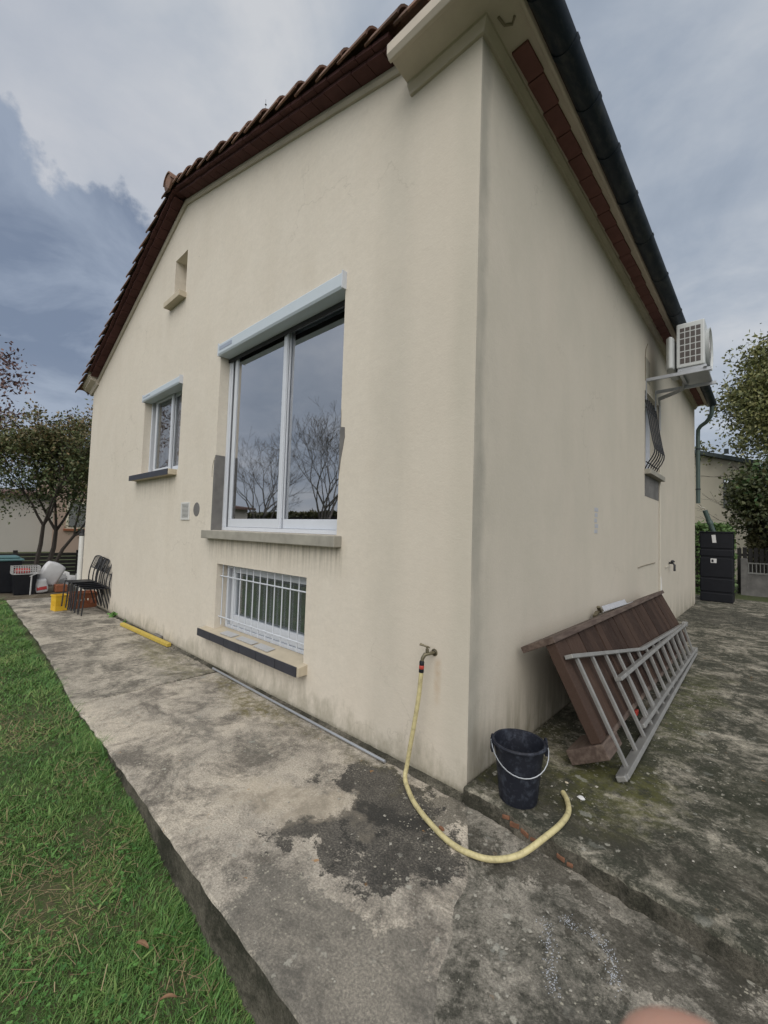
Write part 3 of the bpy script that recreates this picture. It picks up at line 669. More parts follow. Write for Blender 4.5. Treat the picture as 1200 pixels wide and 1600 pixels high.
# bricks let into the soffit of the side eave
bk = MB(); y = 0.27
while y < 10.3:
    L = random.uniform(0.25, 0.29); zz = 4.972
    bk.obox((0.135+random.uniform(-.004, .004), y+L/2, zz-0.004), ((1, 0.04, .11), (0.03, 1, 0), (0, 0, 1)), (0.058, L/2+.001, 0.013)); y += L+0.012
part('soffit_brick', bk, M['brick_red'], house, bevel=0.004)
# dark mark on the soffit next to the corner
mk = MB(); mk.tube([(0.10, 0.02, 4.968), (0.11, 0.09, 4.968), (0.15, 0.12, 4.972), (0.18, 0.09, 4.975)], 0.009, 6)
part('soffit_mark', mk, M['stain'], house)
# ---- gutter (half round with sleeves)
gt = MB(); gy0, gy1 = -0.24, 10.35; GR = 0.085; gc = (0.365, 4.985)
def halfring(y, r, cx_=gc[0], cz=gc[1], n=12):
    return [(cx_+r*math.cos(math.pi+math.pi*k/n), y, cz+r*math.sin(math.pi+math.pi*k/n)) for k in range(n+1)]
def gseg(mb, ya, yb_, r, slope=-0.0045):
    a = [(p[0], p[1], p[2]+slope*(ya)) for p in halfring(ya, r)]+[(p[0], p[1], p[2]+slope*ya) for p in halfring(ya, r-.006)[::-1]]
    b = [(p[0], p[1], p[2]+slope*(yb_)) for p in halfring(yb_, r)]+[(p[0], p[1], p[2]+slope*yb_) for p in halfring(yb_, r-.006)[::-1]]
    n = len(a); mb.add(a+b, [tuple(range(n)), tuple(range(n, 2*n))[::-1]] + [(i, (i+1) % n, n+(i+1) % n, n+i) for i in range(n)])
gseg(gt, gy0, gy1, GR)
gutter = part('gutter', gt, M['gutter'], house, smooth=True)
sl_ = MB()
for y in [0.05, 0.45, 0.95, 1.5, 2.15, 2.9, 3.8, 4.9, 6.2, 7.6, 9.0]: gseg(sl_, y, y+.05, GR+.007)
parts('gutter_joint', sl_, M['gutter'], gutter, smooth=True)
fb = MB(); fb.sweep([(0.275, 0, 4.965), (0.30, 0, 4.965), (0.30, 0, 5.10), (0.275, 0, 5.10)], (0, -0.24, 0), (0, 10.4, -0.03)); part('fascia_board', fb, M['soffit_dark'], house)
# ---- rake: plaster band, brick corbel, verge tiles
def rk(x, dz=0.0): return (x, roofz(x)+dz)
bd = MB()
for (xa, xb) in ((-0.60, PK[0]), (PK[0], -9.35)):
    za, zb_ = roofz(xa), roofz(xb)
    prof = [(0, .02, -.005), (0, -.022, -.005), (0, -.04, .02), (0, -.04, .05), (0, .02, .05)]
    bd.add([(xa, p[1], za+p[2]) for p in prof] + [(xb, p[1], zb_+p[2]) for p in prof], [tuple(range(5)), tuple(range(5, 10))] + [(i, (i+1) % 5, 5+(i+1) % 5, 5+i) for i in range(5)])
part('rake_band', bd, M['trim'], house)
cb = MB(); vt = MB()
RS = random.Random(3)
for (xa, xb) in ((0.30, PK[0]), (-9.62, PK[0])):
    L = math.hypot(xb-xa, roofz(xb)-roofz(xa)) if xa <= 0 and xa >= XL else None
    sgn = 1 if xb > xa else -1
    sl0 = (PK[1]-4.985)/abs(PK[0]) if sgn < 0 else (PK[1]-4.40)/(PK[0]-XL)
    zf = (lambda x: 4.985 - sl0*(x)) if sgn < 0 else (lambda x: 4.40 + sl0*(x-XL))
    d = Vector((sgn, 0, sl0)).normalized(); up = Vector((-sl0*sgn, 0, 1)).normalized()
    Ltot = abs(xb-xa)/abs(d.x)
    # bricks
    k = 0.0
    while k < Ltot-0.1:
        p = Vector((xa, 0, zf(xa)))+d*(k+.095)
        if not (p.x > -0.62 and sgn < 0) and p.x > -9.0 or sgn < 0 and p.x < -0.62:
            for row, (yo, zo, wd) in enumerate(((-0.085, 0.066, 0.080), (-0.115, 0.098, 0.100))):
                sh = 0.09*row
                c_ = p+up*zo+d*sh+Vector((0, yo+.0, 0)); c_.y += RS.uniform(-.004, .004)
                cb.obox(c_, (d, Vector((0.0, 1, 0.0)), up), (0.089, wd, 0.015))
        k += 0.185
    # verge tiles: half barrels, each overlapping the next one down
    k = -0.05; pitch = 0.315
    while k < Ltot-0.02:
        p0 = Vector((xa, -0.155, zf(xa)))+d*k+up*0.105; r0, r1 = 0.122+RS.uniform(-.004, .004), 0.092
        lift0, lift1 = 0.030, 0.0
        n = 10; vs = []
        yj = RS.uniform(-.008, .008)
        for (kk, rr, lf, th) in ((0, r0, lift0, 0), (0.37, r1, lift1, 0), (0, r0-.016, lift0, 0), (0.37, r1-.016, lift1, 0)):
            for i in range(n+1):
                a = math.pi*i/n; vs.append(p0 + d*kk + up*(lf+rr*math.sin(a)*0.92) + Vector((0, -rr*math.cos(a)+yj, 0)))
        m_ = n+1
        fs = [(i, i+1, m_+i+1, m_+i) for i in range(n)] + [(2*m_+i, 3*m_+i, 3*m_+i+1, 2*m_+i+1) for i in range(n)]
        fs += [(i, 2*m_+i, 2*m_+i+1, i+1) for i in range(n)] + [(m_+i, m_+i+1, 3*m_+i+1, 3*m_+i) for i in range(n)]
        fs += [(0, m_, 3*m_, 2*m_), (n, 2*m_+n, 3*m_+n, m_+n)]
        vt.add(vs, fs); k += pitch
part('brick_corbel', cb, M['brick_dark'], house)
# ---- roof surface: corrugated courses
rf = MB()
for sgn in (-1, 1):
    xa = 0.40 if sgn < 0 else -9.70
    sl0 = (PK[1]-4.985)/abs(PK[0]) if sgn < 0 else (PK[1]-4.40)/(PK[0]-XL)
    zf = (lambda x, s=sl0: 4.985 - s*x) if sgn < 0 else (lambda x, s=sl0: 4.40 + s*(x-XL))
    nrow = 15; ys = [-0.05+0.04*i for i in range(int((YB+0.25)/0.04))]
    vs = []; rows = []
    for r in range(nrow):
        for e in (0, 1):
            x = xa+(PK[0]-xa)*(r+e)/nrow; rows.append((x, 0.03 if e == 0 else 0.0))
    for (x, lf) in rows:
        for y in ys: vs.append((x, y, zf(x)+0.125+lf+0.05*abs(math.sin(math.pi*y/0.24))))
    ny = len(ys)
    rf.add(vs, [(j*ny+i, j*ny+i+1, (j+1)*ny+i+1, (j+1)*ny+i) for j in range(len(rows)-1) for i in range(ny-1)])
    # deck under the tiles, closes the eave
    xe = 0.29 if sgn < 0 else -9.55
    rf.add([(xe, -0.03, zf(xe)+.06), (xe, YB+.1, zf(xe)+.06), (PK[0], YB+.1, PK[1]+.06), (PK[0], -0.03, PK[1]+.06),
            (xe, -0.03, zf(xe)+.115), (xe, YB+.1, zf(xe)+.115), (PK[0], YB+.1, PK[1]+.115), (PK[0], -0.03, PK[1]+.115)], [(0, 1, 2, 3), (4, 7, 6, 5), (0, 4, 5, 1), (0, 3, 7, 4), (1, 5, 6, 2)])
roof = part('roof', rf, M['roof_tile'], house, smooth=True)
part('verge_tile', vt, M['roof_tile'], roof, smooth=True)
rd = MB(); y = -0.30
while y < YB:
    n = 12; vs = []
    for (yy, rr) in ((y, 0.135), (y+0.36, 0.115), (y, 0.118), (y+0.36, 0.098)):
        for i in range(n+1):
            a = math.pi*i/n; vs.append((PK[0]+rr*math.cos(a), yy, PK[1]+0.155+rr*math.sin(a)*1.0))
    m_ = n+1
    rd.add(vs, [(i, i+1, m_+i+1, m_+i) for i in range(n)]+[(2*m_+i, 3*m_+i, 3*m_+i+1, 2*m_+i+1) for i in range(n)]+[(i, 2*m_+i, 2*m_+i+1, i+1) for i in range(n)]); y += 0.31
# end disc of the ridge
rd.prism([(PK[0]+0.14*math.cos(a*math.pi/12), -0.0) for a in range(2)], 0, 0) if False else None
dv = [(PK[0]+0.125*math.cos(2*math.pi*i/20), -0.285, PK[1]+0.165+0.125*math.sin(2*math.pi*i/20)) for i in range(20)]
dv2 = [(x, y+.03, z) for x, y, z in dv]
rd.add(dv+dv2, [tuple(range(20)), tuple(range(20, 40))[::-1]]+[(i, 20+i, 20+(i+1) % 20, (i+1) % 20) for i in range(20)])
part('ridge_tile', rd, M['roof_tile'], roof, smooth=True)
rw = MB(); rw.tube([(-2.35, -0.22, 5.84), (-2.345, -0.225, 5.93)], 0.0015, 5); rw.lathe((-2.35, -0.22, 5.88), [(0.001, -.012), (.010, 0), (.001, .012)], 8)
part('wire_stub', rw, M['black_iron'], roof)

# ---- windows
def frame_rect(mb, x0, x1, z0, z1, ya, yb_, wd, wb=None, wt=None):
    wb = wb or wd; wt = wt or wd
    mb.box((x0, ya, z0), (x1, yb_, z0+wb)); mb.box((x0, ya, z1-wt), (x1, yb_, z1)); mb.box((x0, ya, z0+wb), (x0+wd, yb_, z1-wt)); mb.box((x1-wd, ya, z0+wb), (x1, yb_, z1-wt))
def shutter_box(win, x0, x1, z0, z1, yf, yb_):
    mb = MB(); prof = [(yb_, z0), (yf+.012, z0), (yf, z0+.02), (yf, z1-.02), (yf+.012, z1-.004), (yb_, z1)]
    n = len(prof)
    mb.add([(x0, y, z) for y, z in prof]+[(x1, y, z) for y, z in prof], [tuple(range(n)), tuple(range(n, 2*n))]+[(i, (i+1) % n, n+(i+1) % n, n+i) for i in range(n)])
    b = part('shutter_box', mb, M['shutter_white'], win)
    e = MB(); e.box((x1, yf-.004, z0-.004), (x1+.012, 0.0, z1+.004)); e.box((x0-.012, yf-.004, z0-.004), (x0, 0.0, z1+.004)); parts('end_cap', e, M['white_alu'], b)
    v = MB(); L = min(.30, (x1-x0)*.26)
    v.box((x0+.03, yf-.003, z0+.055), (x0+.03+L, yf+.002, z1-.045)); part('air_slot', v, M['vent_grey'], b)
    return b
# big window
win = thing('w', 'x', 'x'); bpy.data.objects.remove(win)
def sub(name, parent, loc):
    o = bpy.data.objects.new(name, None); COL.objects.link(o); o.parent = parent; o.location = Vector(loc)-wloc(parent); o.empty_display_size = .1; return o
W1 = sub('window', house, (-2.4, 0.1, 1.56)); W1['label'] = 'large sliding window with roller shutter box'
x0, x1, z0, z1 = OPEN['big']
f = MB(); frame_rect(f, x0+.002, x1-.002, z0+.002, z1-.02, .115, .215, .045, .04, .045)
f.box((x0+.045, .125, z0+.042), (x0+.075, .14, z1-.065)); part('frame', f, M['white_alu'], W1, bevel=0.004)
xm = -2.33
s1 = MB(); frame_rect(s1, x0+.13, xm+.02, z0+.044, z1-.055, .125, .155, .055, .095, .04); part('sash', s1, M['white_alu'], W1, bevel=0.004)
s2 = MB(); frame_rect(s2, xm-.035, x1-.05, z0+.044, z1-.055, .165, .195, .055, .095, .04); part('sash', s2, M['white_alu'], W1, bevel=0.004)
rl = MB(); rl.box((x0+.10, .15, z0+.05), (x0+.128, .17, z1-.07)); rl.box((x0+.078, .20, z0+.05), (x0+.10, .212, z1-.07)); parts('seal', rl, M['dark_gap'], W1)
g1 = MB(); g1.box((x0+.184, .138, z0+.138), (xm-.034, .144, z1-.094)); part('pane', g1, M['glass'], W1)
g2 = MB(); g2.box((xm+.019, .176, z0+.138), (x1-.104, .182, z1-.094)); part('pane', g2, M['glass'], W1)
shutter_box(W1, x0+.02, x1+.0, 3.655, 3.80, -.045, .10)
lnt = MB(); lnt.box((x0+.003, .10, 3.61), (x1-.003, .112, 3.66)); part('shutter_rail', lnt, M['dark_gap'], W1)
sb = MB(); sb.box((-3.63, -.085, 1.462), (-1.215, .112, 1.558)); part('sill', sb, M['sill_cement'], W1, bevel=0.008)
# bare cement patches of the reveal
pt = MB(); pt.box((x0-.010, -.004, 1.5595), (x0+.006, .113, 2.46)); pt.box((x0-.035, -.003, 1.5595), (x0-.0101, .0, 2.40)); part('bare_cement', pt, M['grey_cement'], W1)
pr = MB(); pr.prism([(x1+.0, 2.05), (x1+.022, 2.2), (x1+.06, 2.38), (x1+.055, 2.46), (x1+.0, 2.47), (x1+.0, 2.3)], 0, .004)
pr.v = [(x, -z, y) for x, y, z in pr.v]; pr.tube([(x1+.006, -.002, 2.46), (x1+.004, -.002, 2.58), (x1+.0, -.002, 2.62)], .003, 5); part('bare_cement', pr, M['grey_cement'], W1)
ck = MB(); ck.tube([(x0-.01, -.001, 2.44), (x0-.055, -.001, 2.38), (x0-.075, -.001, 2.30), (x0-.07, -.001, 2.20)], .0035, 5); part('crack', ck, M['stain'], W1)
def curtain(name, xa, xb, y, za, zb_, mat, parent, amp=.03, per=.11):
    mb = MB(); n = int((xb-xa)/.012); vs = []; amp = min(amp, .022)
    for i in range(n+1):
        x = xa+(xb-xa)*i/n; yy = y+amp*math.sin(2*math.pi*x/per+math.sin(x*7)*1.5)
        vs += [(x, yy, za), (x, yy, zb_)]
    mb.add(vs, [(2*i, 2*i+2, 2*i+3, 2*i+1) for i in range(n)])
    return part(name, mb, mat, parent, smooth=True)
curtain('curtain', -2.20, -1.30, .245, 1.4, 3.6, M['curtain'], W1)
# small window
W2 = sub('window', house, (-5.35, 0.1, 2.38)); W2['label'] = 'smaller sliding window with beige curtain'
x0, x1, z0, z1 = OPEN['small']
f = MB(); frame_rect(f, x0+.002, x1-.002, z0+.005, z1-.02, .10, .19, .045); part('frame', f, M['white_alu'], W2, bevel=0.004)
s1 = MB(); frame_rect(s1, x0+.17, x0+.86, z0+.05, z1-.055, .112, .14, .06); part('sash', s1, M['white_alu'], W2, bevel=0.004)
s2 = MB(); frame_rect(s2, x0+.80, x1-.05, z0+.05, z1-.055, .15, .178, .06); part('sash', s2, M['white_alu'], W2, bevel=0.004)
g1 = MB(); g1.box((x0+.229, .124, z0+.109), (x0+.801, .130, z1-.114)); part('pane', g1, M['glass_thin'], W2)
g2 = MB(); g2.box((x0+.859, .160, z0+.109), (x1-.109, .166, z1-.114)); part('pane', g2, M['glass_thin'], W2)
shutter_box(W2, x0+.01, x1, 3.575, 3.685, -.045, .095)
curtain('curtain', x0+.1, x1-.05, .20, 2.3, 3.55, M['curtain_beige'], W2, .02, .08)
sb = MB(); sb.box((-6.30, -.105, 2.30), (-4.665, .10, 2.376)); s_ = part('sill', sb, M['sill_beige'], W2, bevel=0.004)
tl = MB(); tl.box((-6.30, -.115, 2.297), (-4.70, -.106, 2.378)); part('front_tile', tl, M['black_tile'], s_)
# basement window
W3 = sub('window', house, (-2.5, 0.1, 0.45)); W3['label'] = 'low basement window behind white bars'
x0, x1, z0, z1 = OPEN['base']
f = MB(); frame_rect(f, x0+.002, x1-.002, z0+.02, z1-.003, .125, .19, .05, .035, .05); frame_rect(f, x0+.10, x1-.055, z0+.06, z1-.055, .14, .185, .085, .12, .04)
part('frame', f, M['white_alu'], W3, bevel=0.004)
g1 = MB(); g1.box((x0+.18, .16, z0+.17), (x1-.13, .166, z1-.09)); part('pane', g1, M['glass_thin'], W3)
dk = MB(); dk.box((x0, .20, z0), (x1, .22, z1)); part('blind', dk, M['fence_grey'], W3)
gr = MB()
for i in range(13):
    x = x0+.045+i*(x1-x0-.09)/12; gr.tube([(x, .055, z0+.06), (x, .055, z1-.002)], .0065, 6)
for z in (z0+.15, z1-.14): gr.tube([(x0, .047, z), (x1, .047, z)], .0075, 6)
part('window_bars', gr, M['white_alu'], W3, smooth=True)
sb = MB(); sb.add([(-3.55, -.095, .34), (-1.60, -.095, .34), (-1.60, .12, .34), (-3.55, .12, .34), (-3.55, -.095, .418), (-1.60, -.095, .418), (-1.60, .12, .445), (-3.55, .12, .445)],
    [(0, 3, 2, 1), (4, 5, 6, 7), (0, 1, 5, 4), (1, 2, 6, 5), (2, 3, 7, 6), (3, 0, 4, 7)]); s_ = part('sill', sb, M['sill_beige'], W3, bevel=0.004)
tl = MB(); 
for a in range(6): tl.box((-3.55+a*.322, -.105, .337+random.uniform(-.002, .002)), (-3.55+(a+1)*.322-.006, -.0955, .421)); 
part('front_tile', tl, M['black_tile'], s_)
# tiny attic slot
W4 = sub('window', house, (-4.9, 0.1, 4.9)); W4['label'] = 'small attic slot under the ridge'
x0, x1, z0, z1 = OPEN['tiny']
sb = MB(); sb.box((x0-.12, -.10, z0-.085), (x1+.03, .05, z0-.005)); part('sill', sb, M['sill_beige'], W4, bevel=0.005)
bk2 = MB(); bk2.box((x0, .225, z0), (x1, .24, z1)); part('back_panel', bk2, M['stucco'], W4)
# side window
W5 = sub('window', house, (0, 5.4, 2.7)); W5['label'] = 'side window behind bulging black bars'
y0, y1, z0, z1 = SIDE
f = MB()
for (a, b) in (((-.18, y0, z0), (-.12, y1, z0+.06)), ((-.18, y0, z1-.06), (-.12, y1, z1)), ((-.18, y0, z0+.06), (-.12, y0+.06, z1-.06)), ((-.18, y1-.06, z0+.06), (-.12, y1, z1-.06)), ((-.17, 5.37, z0+.06), (-.13, 5.43, z1-.06))): f.box(a, b)
part('frame', f, M['white_alu'], W5)
g1 = MB(); g1.box((-.153, y0+.06, z0+.06), (-.147, y1-.06, z1-.06)); part('pane', g1, M['glass'], W5)
br = MB(); br.box((-.23, y0, z0), (-.22, y1, z1)); part('blind', br, M['interior'], W5)
sb = MB(); sb.box((-.11, 4.86, 2.585), (.085, 6.0, 2.66)); part('sill', sb, M['sill_cement'], W5, bevel=0.006)
ir = MB()
for i in range(6):
    y = 5.0+i*.15
    ir.tube([(-.02, y, 3.80), (.01, y, 3.62), (.045, y, 3.35), (.085, y, 3.10), (.11, y, 2.98), (.105, y, 2.92), (.075, y, 2.85), (.03, y, 2.78), (0.0, y, 2.72), (-.02, y, 2.67)], .010, 6)
ir.tube([(.005, 4.97, 2.78), (.005, 5.78, 2.78)], .009, 6); ir.tube([(.0, 4.97, 3.62), (.0, 5.78, 3.62)], .009, 6); ir.tube([(.11, 4.99, 2.98), (.11, 5.76, 2.98)], .006, 6)
part('window_bars', ir, M['black_iron'], W5, smooth=True)
pc = MB(); pc.box((.0, 4.885, 2.26), (.004, 5.93, 2.584)); part('bare_cement', pc, M['grey_cement'], W5)
st = MB(); st.box((.0, 4.90, 4.02), (.003, 5.25, 4.38)); part('bare_cement', st, M['sill_cement'], W5)
# vent grille and round patch
vg = MB(); frame_rect(vg, -4.425, -4.165, 1.68, 1.91, -.014, .0, .022)
for i in range(11): vg.box((-4.403, -.012, 1.706+i*.0168), (-4.187, -.002, 1.714+i*.0168))
vgo = part('vent_grille', vg, M['pvc_white'], house)
vb = MB(); vb.box((-4.405, -.002, 1.70), (-4.185, .0, 1.89)); part('vent_back', vb, plain('vent_back', (.25, .245, .23)), vgo)
rp = MB(); rp.lathe((-3.975, .0, 1.812), [(0.001, .004), (.085, .004), (.09, .0)], 24, (0, -1, 0)); part('round_patch', rp, M['grey_cement'], house)
# conduit, cable, small side wall marks
cn = MB(); cn.tube([(.012, 5.97, 3.98), (.012, 5.97, 2.0), (.012, 5.97, .14)], .014, 8); part('conduit', cn, M['conduit'], house, smooth=True)
cn = MB(); cn.tube([(.008, 5.62, 1.245), (.008, 4.95, 1.235), (.008, 4.45, 1.215)], .006, 5); part('cable', cn, M['stain'], house)
cn = MB(); cn.tube([(.006, 4.895, 4.0), (.006, 4.88, 4.35), (.006, 4.93, 4.5), (.006, 5.05, 4.62)], .005, 5); part('cable', cn, M['stain'], house)
cn = MB(); cn.tube([(.008, 6.02, 1.0), (.03, 6.10, .34), (.06, 6.2, .14)], .018, 6); cn.tube([(.01, 6.12, .42), (.07, 6.15, .13)], .014, 6); part('pipe_stub', cn, M['paper'], house)
fl_ = MB()
for i in range(5): fl_.box((.0, 2.47+.015*(i % 2), 1.93-.058*i-.04), (.002, 2.60-.02*(i % 3), 1.93-.058*i))
part('faded_stencil', fl_, M['faded_blue'], house)
# ---- downpipes
dp = MB(); dp.tube([(.36, 10.28, 4.90), (.36, 10.30, 4.72), (.33, 10.33, 4.62), (.24, 10.42, 4.52), (.12, 10.52, 4.46), (.065, 10.56, 4.38), (.06, 10.57, 4.2), (.06, 10.57, 2.55)], .045, 12)
dpo = part('downpipe', dp, M['gutter_green'], house, smooth=True)
dk_ = MB(); 
for z in (3.9, 2.9): dk_.lathe((.06, 10.57, z), [(.05, -.015), (.054, -.012), (.054, .012), (.05, .015)], 14)
parts('pipe_clip', dk_, M['gutter'], dpo)
dp = MB(); dp.tube([(.06, 10.57, 2.50), (.10, 10.62, 2.46), (.16, 10.8, 2.44)], .018, 8); part('pipe_tail', dp, M['conduit'], dpo)
dp = MB(); dp.tube([(-9.44, -.03, .02), (-9.44, -.03, 1.36)], .05, 12); dpl = part('downpipe', dp, M['pvc_white'], house, smooth=True)
dp = MB(); dp.tube([(-9.44, -.03, 1.33), (-9.44, -.03, 1.46)], .03, 10); dp.tube([(-9.44, -.09, 1.40), (-9.44, .03, 1.34)], .02, 6); dp.lathe((-9.44, -.03, 1.34), [(.055, -.02), (.06, 0), (.055, .02)], 12); part('pipe_clip', dp, M['black_iron'], dpl)

# ================================================================ AIR CONDITIONER
ac = thing('air_conditioner', 'white outdoor air conditioner on wall brackets under the side eave', 'air conditioner', (0.4, 5.4, 4.0))
X0, X1, Y0, Y1, Z0, Z1 = .37, .705, 5.05, 5.83, 4.14, 4.80
b = MB(); b.box((X0, Y0, Z0), (X1, Y1, Z1)); cas = part('casing', b, M['ac_white'], ac, bevel=0.015)
gd = MB()
for i in range(6):
    for j in range(4):
        xx = X0+.045+j*.064; zz = Z0+.055+i*.095
        if i == 5: gd.box((xx, Y0-.003, zz), (xx+.052, Y0-.0005, zz+.055))
        else: gd.box((xx, Y0-.003, zz), (xx+.052, Y0-.0005, zz+.080))
part('side_louvre', gd, M['ac_dark'], cas)
fr_ = MB(); ym = 5.40; zm = 4.45
for k in range(9): 
    r = .05+.028*k; fr_.tube([(X1+.035-.03*(r/.28)**3, ym+r*math.cos(a), zm+r*math.sin(a)) for a in [2*math.pi*i/28 for i in range(29)]], .004, 4, False)
for i in range(8):
    a = math.pi*i/4; fr_.tube([(X1+.035, ym+.05*math.cos(a), zm+.05*math.sin(a)), (X1+.005, ym+.28*math.cos(a), zm+.28*math.sin(a))], .005, 4)
part('fan_guard', fr_, M['basket_grey'], ac, smooth=True)
fs_ = MB(); fs_.lathe((X1, ym, zm), [(.29, .0), (.305, .03), (.315, .045), (.30, .045), (.28, .02), (.001, .012)], 32, (1, 0, 0)); part('fan_ring', fs_, M['ac_white'], ac, smooth=True)
rc = MB(); prof = [(.235, 5.12), (.25, 5.02), (.29, 4.97), (.33, 4.99), (.345, 5.10), (.345, 5.6), (.235, 5.6)]
rc.prism(prof, 4.14, 4.62); part('rear_cover', rc, M['ac_white'], ac, bevel=0.02)
bt = MB(); bt.box((X0+.02, Y0+.02, Z0-.05), (X1+.02, Y1-.02, Z0-.004)); part('drip_tray', bt, M['steel'], ac)
for yy in (4.96, 5.66):
    a = MB(); a.box((.0, yy-.02, 4.0), (.79, yy+.02, 4.012)); a.box((.0, yy-.02, 4.012), (.79, yy-.014, 4.045)); a.box((-.0, yy-.02, 3.72), (.012, yy+.02, 4.0))
    part('bracket_arm', a, M['steel'], ac)
a = MB(); a.box((.70, 4.90, 4.046), (.74, 5.75, 4.075)); a.box((.40, 4.94, 4.046), (.44, 5.72, 4.075)); parts('cross_rail', a, M['steel'], ac)
pp = MB()
for k in range(3): pp.tube([(.42-.02*k, 5.58, 4.12), (.38, 5.58+.02*k, 4.0-.012*k), (.28, 5.62+.02*k, 3.975-.012*k), (.04, 5.68+.03*k, 3.93-.012*k), (.02, 5.9+.02*k, 3.86), (.018, 5.93+.025*k, 3.45)], .012, 6)
parts('refrigerant_pipe', pp, M['basket_grey'], ac, smooth=True)

# ================================================================ TAPS, HOSE, BUCKET
tap = thing('tap', 'tarnished brass garden tap on the gable wall with hose fitted', 'tap', (-0.26, 0, 0.82))
a = MB(); a.lathe((-.262, 0, .82), [(.001, .0), (.024, .0), (.024, .004), (.018, .006)], 16, (0, -1, 0)); a.tube([(-.262, 0, .82), (-.268, -.05, .82), (-.285, -.075, .815), (-.296, -.085, .79), (-.297, -.088, .775)], [.010, .011, .013, .012, .011], 10)
a.lathe((-.277, -.062, .83), [(.011, 0), (.011, .02), (.006, .024), (.006, .035)], 10)
part('spout', a, M['brass'], tap, smooth=True)
a = MB(); a.tube([(-.262, -.052, .860), (-.29, -.075, .870), (-.318, -.088, .878)], [.005, .006, .009], 8); a.lathe((-.277, -.062, .858), [(.001, .012), (.009, .010), (.009, 0), (.001, -.002)], 10); part('handle', a, M['brass'], tap, smooth=True)
a = MB(); a.lathe((-.299, -.09, .70), [(.014, .0), (.017, .003), (.017, .022), (.013, .026)], 14); a.lathe((-.298, -.089, .745), [(.013, 0), (.016, .003), (.016, .024), (.012, .03)], 14); parts('hose_connector', a, M['black_plastic'], tap, smooth=True)
a = MB(); a.lathe((-.2985, -.0895, .722), [(.0135, 0), (.0165, .004), (.0165, .022), (.0135, .026)], 14); part('connector_ring', a, M['red_plastic'], tap, smooth=True)
def crv(pts, n=8):
    P = [Vector(p) for p in pts]; P = [P[0]*2-P[1]]+P+[P[-1]*2-P[-2]]; out = []
    for i in range(1, len(P)-2):
        for k in range(n):
            t_ = k/n; p0, p1, p2, p3 = P[i-1:i+3]
            out.append(0.5*((2*p1)+(p2-p0)*t_+(2*p0-5*p1+4*p2-p3)*t_*t_+(3*p1-p0-3*p2+p3)*t_**3))
    out.append(P[-2]); return out
hz_ = MB()
hp = crv([(-.299, -.09, .705), (-.308, -.097, .56), (-.328, -.105, .40), (-.358, -.11, .22), (-.375, -.115, .10), (-.365, -.145, .035), (-.29, -.205, .017), (-.17, -.285, .016), (-.02, -.350, .016), (.132, -.395, .016), (.25, -.392, .016), (.36, -.348, .020), (.46, -.262, .050), (.535, -.13, .108), (.562, .0, .122), (.553, .13, .116), (.512, .23, .115), (.468, .29, .115)])
hz_.tube(hp, .0145, 14); 
hose = part('garden_hose', hz_, M['hose'], origin=(0, -.3, 0), smooth=True); tag(hose, 'pale yellow garden hose hanging from the tap and curling over the step', 'hose')
bu = thing('bucket', 'black rubber builder bucket with wire handle beside the house corner', 'bucket', (.292, .07, .1))
BC = Vector((.292, .075, .1))
b = MB(); prof = [(.001, .004), (.095, .004), (.103, .0), (.106, .012), (.113, .08), (.128, .22), (.139, .30), (.141, .306), (.150, .307), (.153, .316), (.147, .324), (.137, .322), (.132, .30), (.107, .03), (.001, .02)]
b.lathe(BC, prof, 48); part('body', b, M['bucket'], bu, smooth=True)
lugs = []
ha = R(-8); hd = Vector((math.cos(ha), math.sin(ha), 0)) # handle axis across
ha2 = Vector((.80, .60, 0)).normalized()
for s_ in (-1, 1):
    lug = MB(); lugs.append(lug); c0 = BC+ha2*s_*.150+Vector((0, 0, .322)); lug.tube([c0+ha2.cross(Vector((0, 0, 1)))*.022*math.cos(a)+Vector((0, 0, .022*math.sin(a))) for a in [math.pi*i/8 for i in range(-2, 11)]], .006, 6)
    lug.obox(c0+Vector((0, 0, -.035)), (ha2, ha2.cross(Vector((0, 0, 1))), (0, 0, 1)), (.008, .026, .03))
for lug in lugs: part('handle_lug', lug, M['bucket'], bu, smooth=True)
h_ = MB(); side = ha2.cross(Vector((0, 0, 1)))
pts = []
for i in range(17):
    a = math.pi*i/16; pts.append(BC+Vector((0, 0, .318))-ha2*.158*math.cos(a)+side*(.155*math.sin(a)**.8)+Vector((0, 0, -.125*math.sin(a))))
h_.tube(pts, .0032, 6); part('handle', h_, M['steel'], bu, smooth=True)
t2 = thing('tap', 'old wall tap low on the far side wall beside the conduit', 'tap', (0, 6.9, 1.2))
a = MB(); a.tube([(0, 6.9, 1.2), (.06, 6.88, 1.2), (.09, 6.87, 1.17), (.09, 6.87, 1.06)], .018, 8); a.lathe((.06, 6.88, 1.215), [(.03, 0), (.035, .02), (.012, .04)], 8); part('spout', a, M['black_iron'], t2, smooth=True)
a = MB(); a.tube([(.01, 6.5, 1.135), (.01, 6.86, 1.15)], .008, 6); part('feed_pipe', a, M['conduit'], t2)

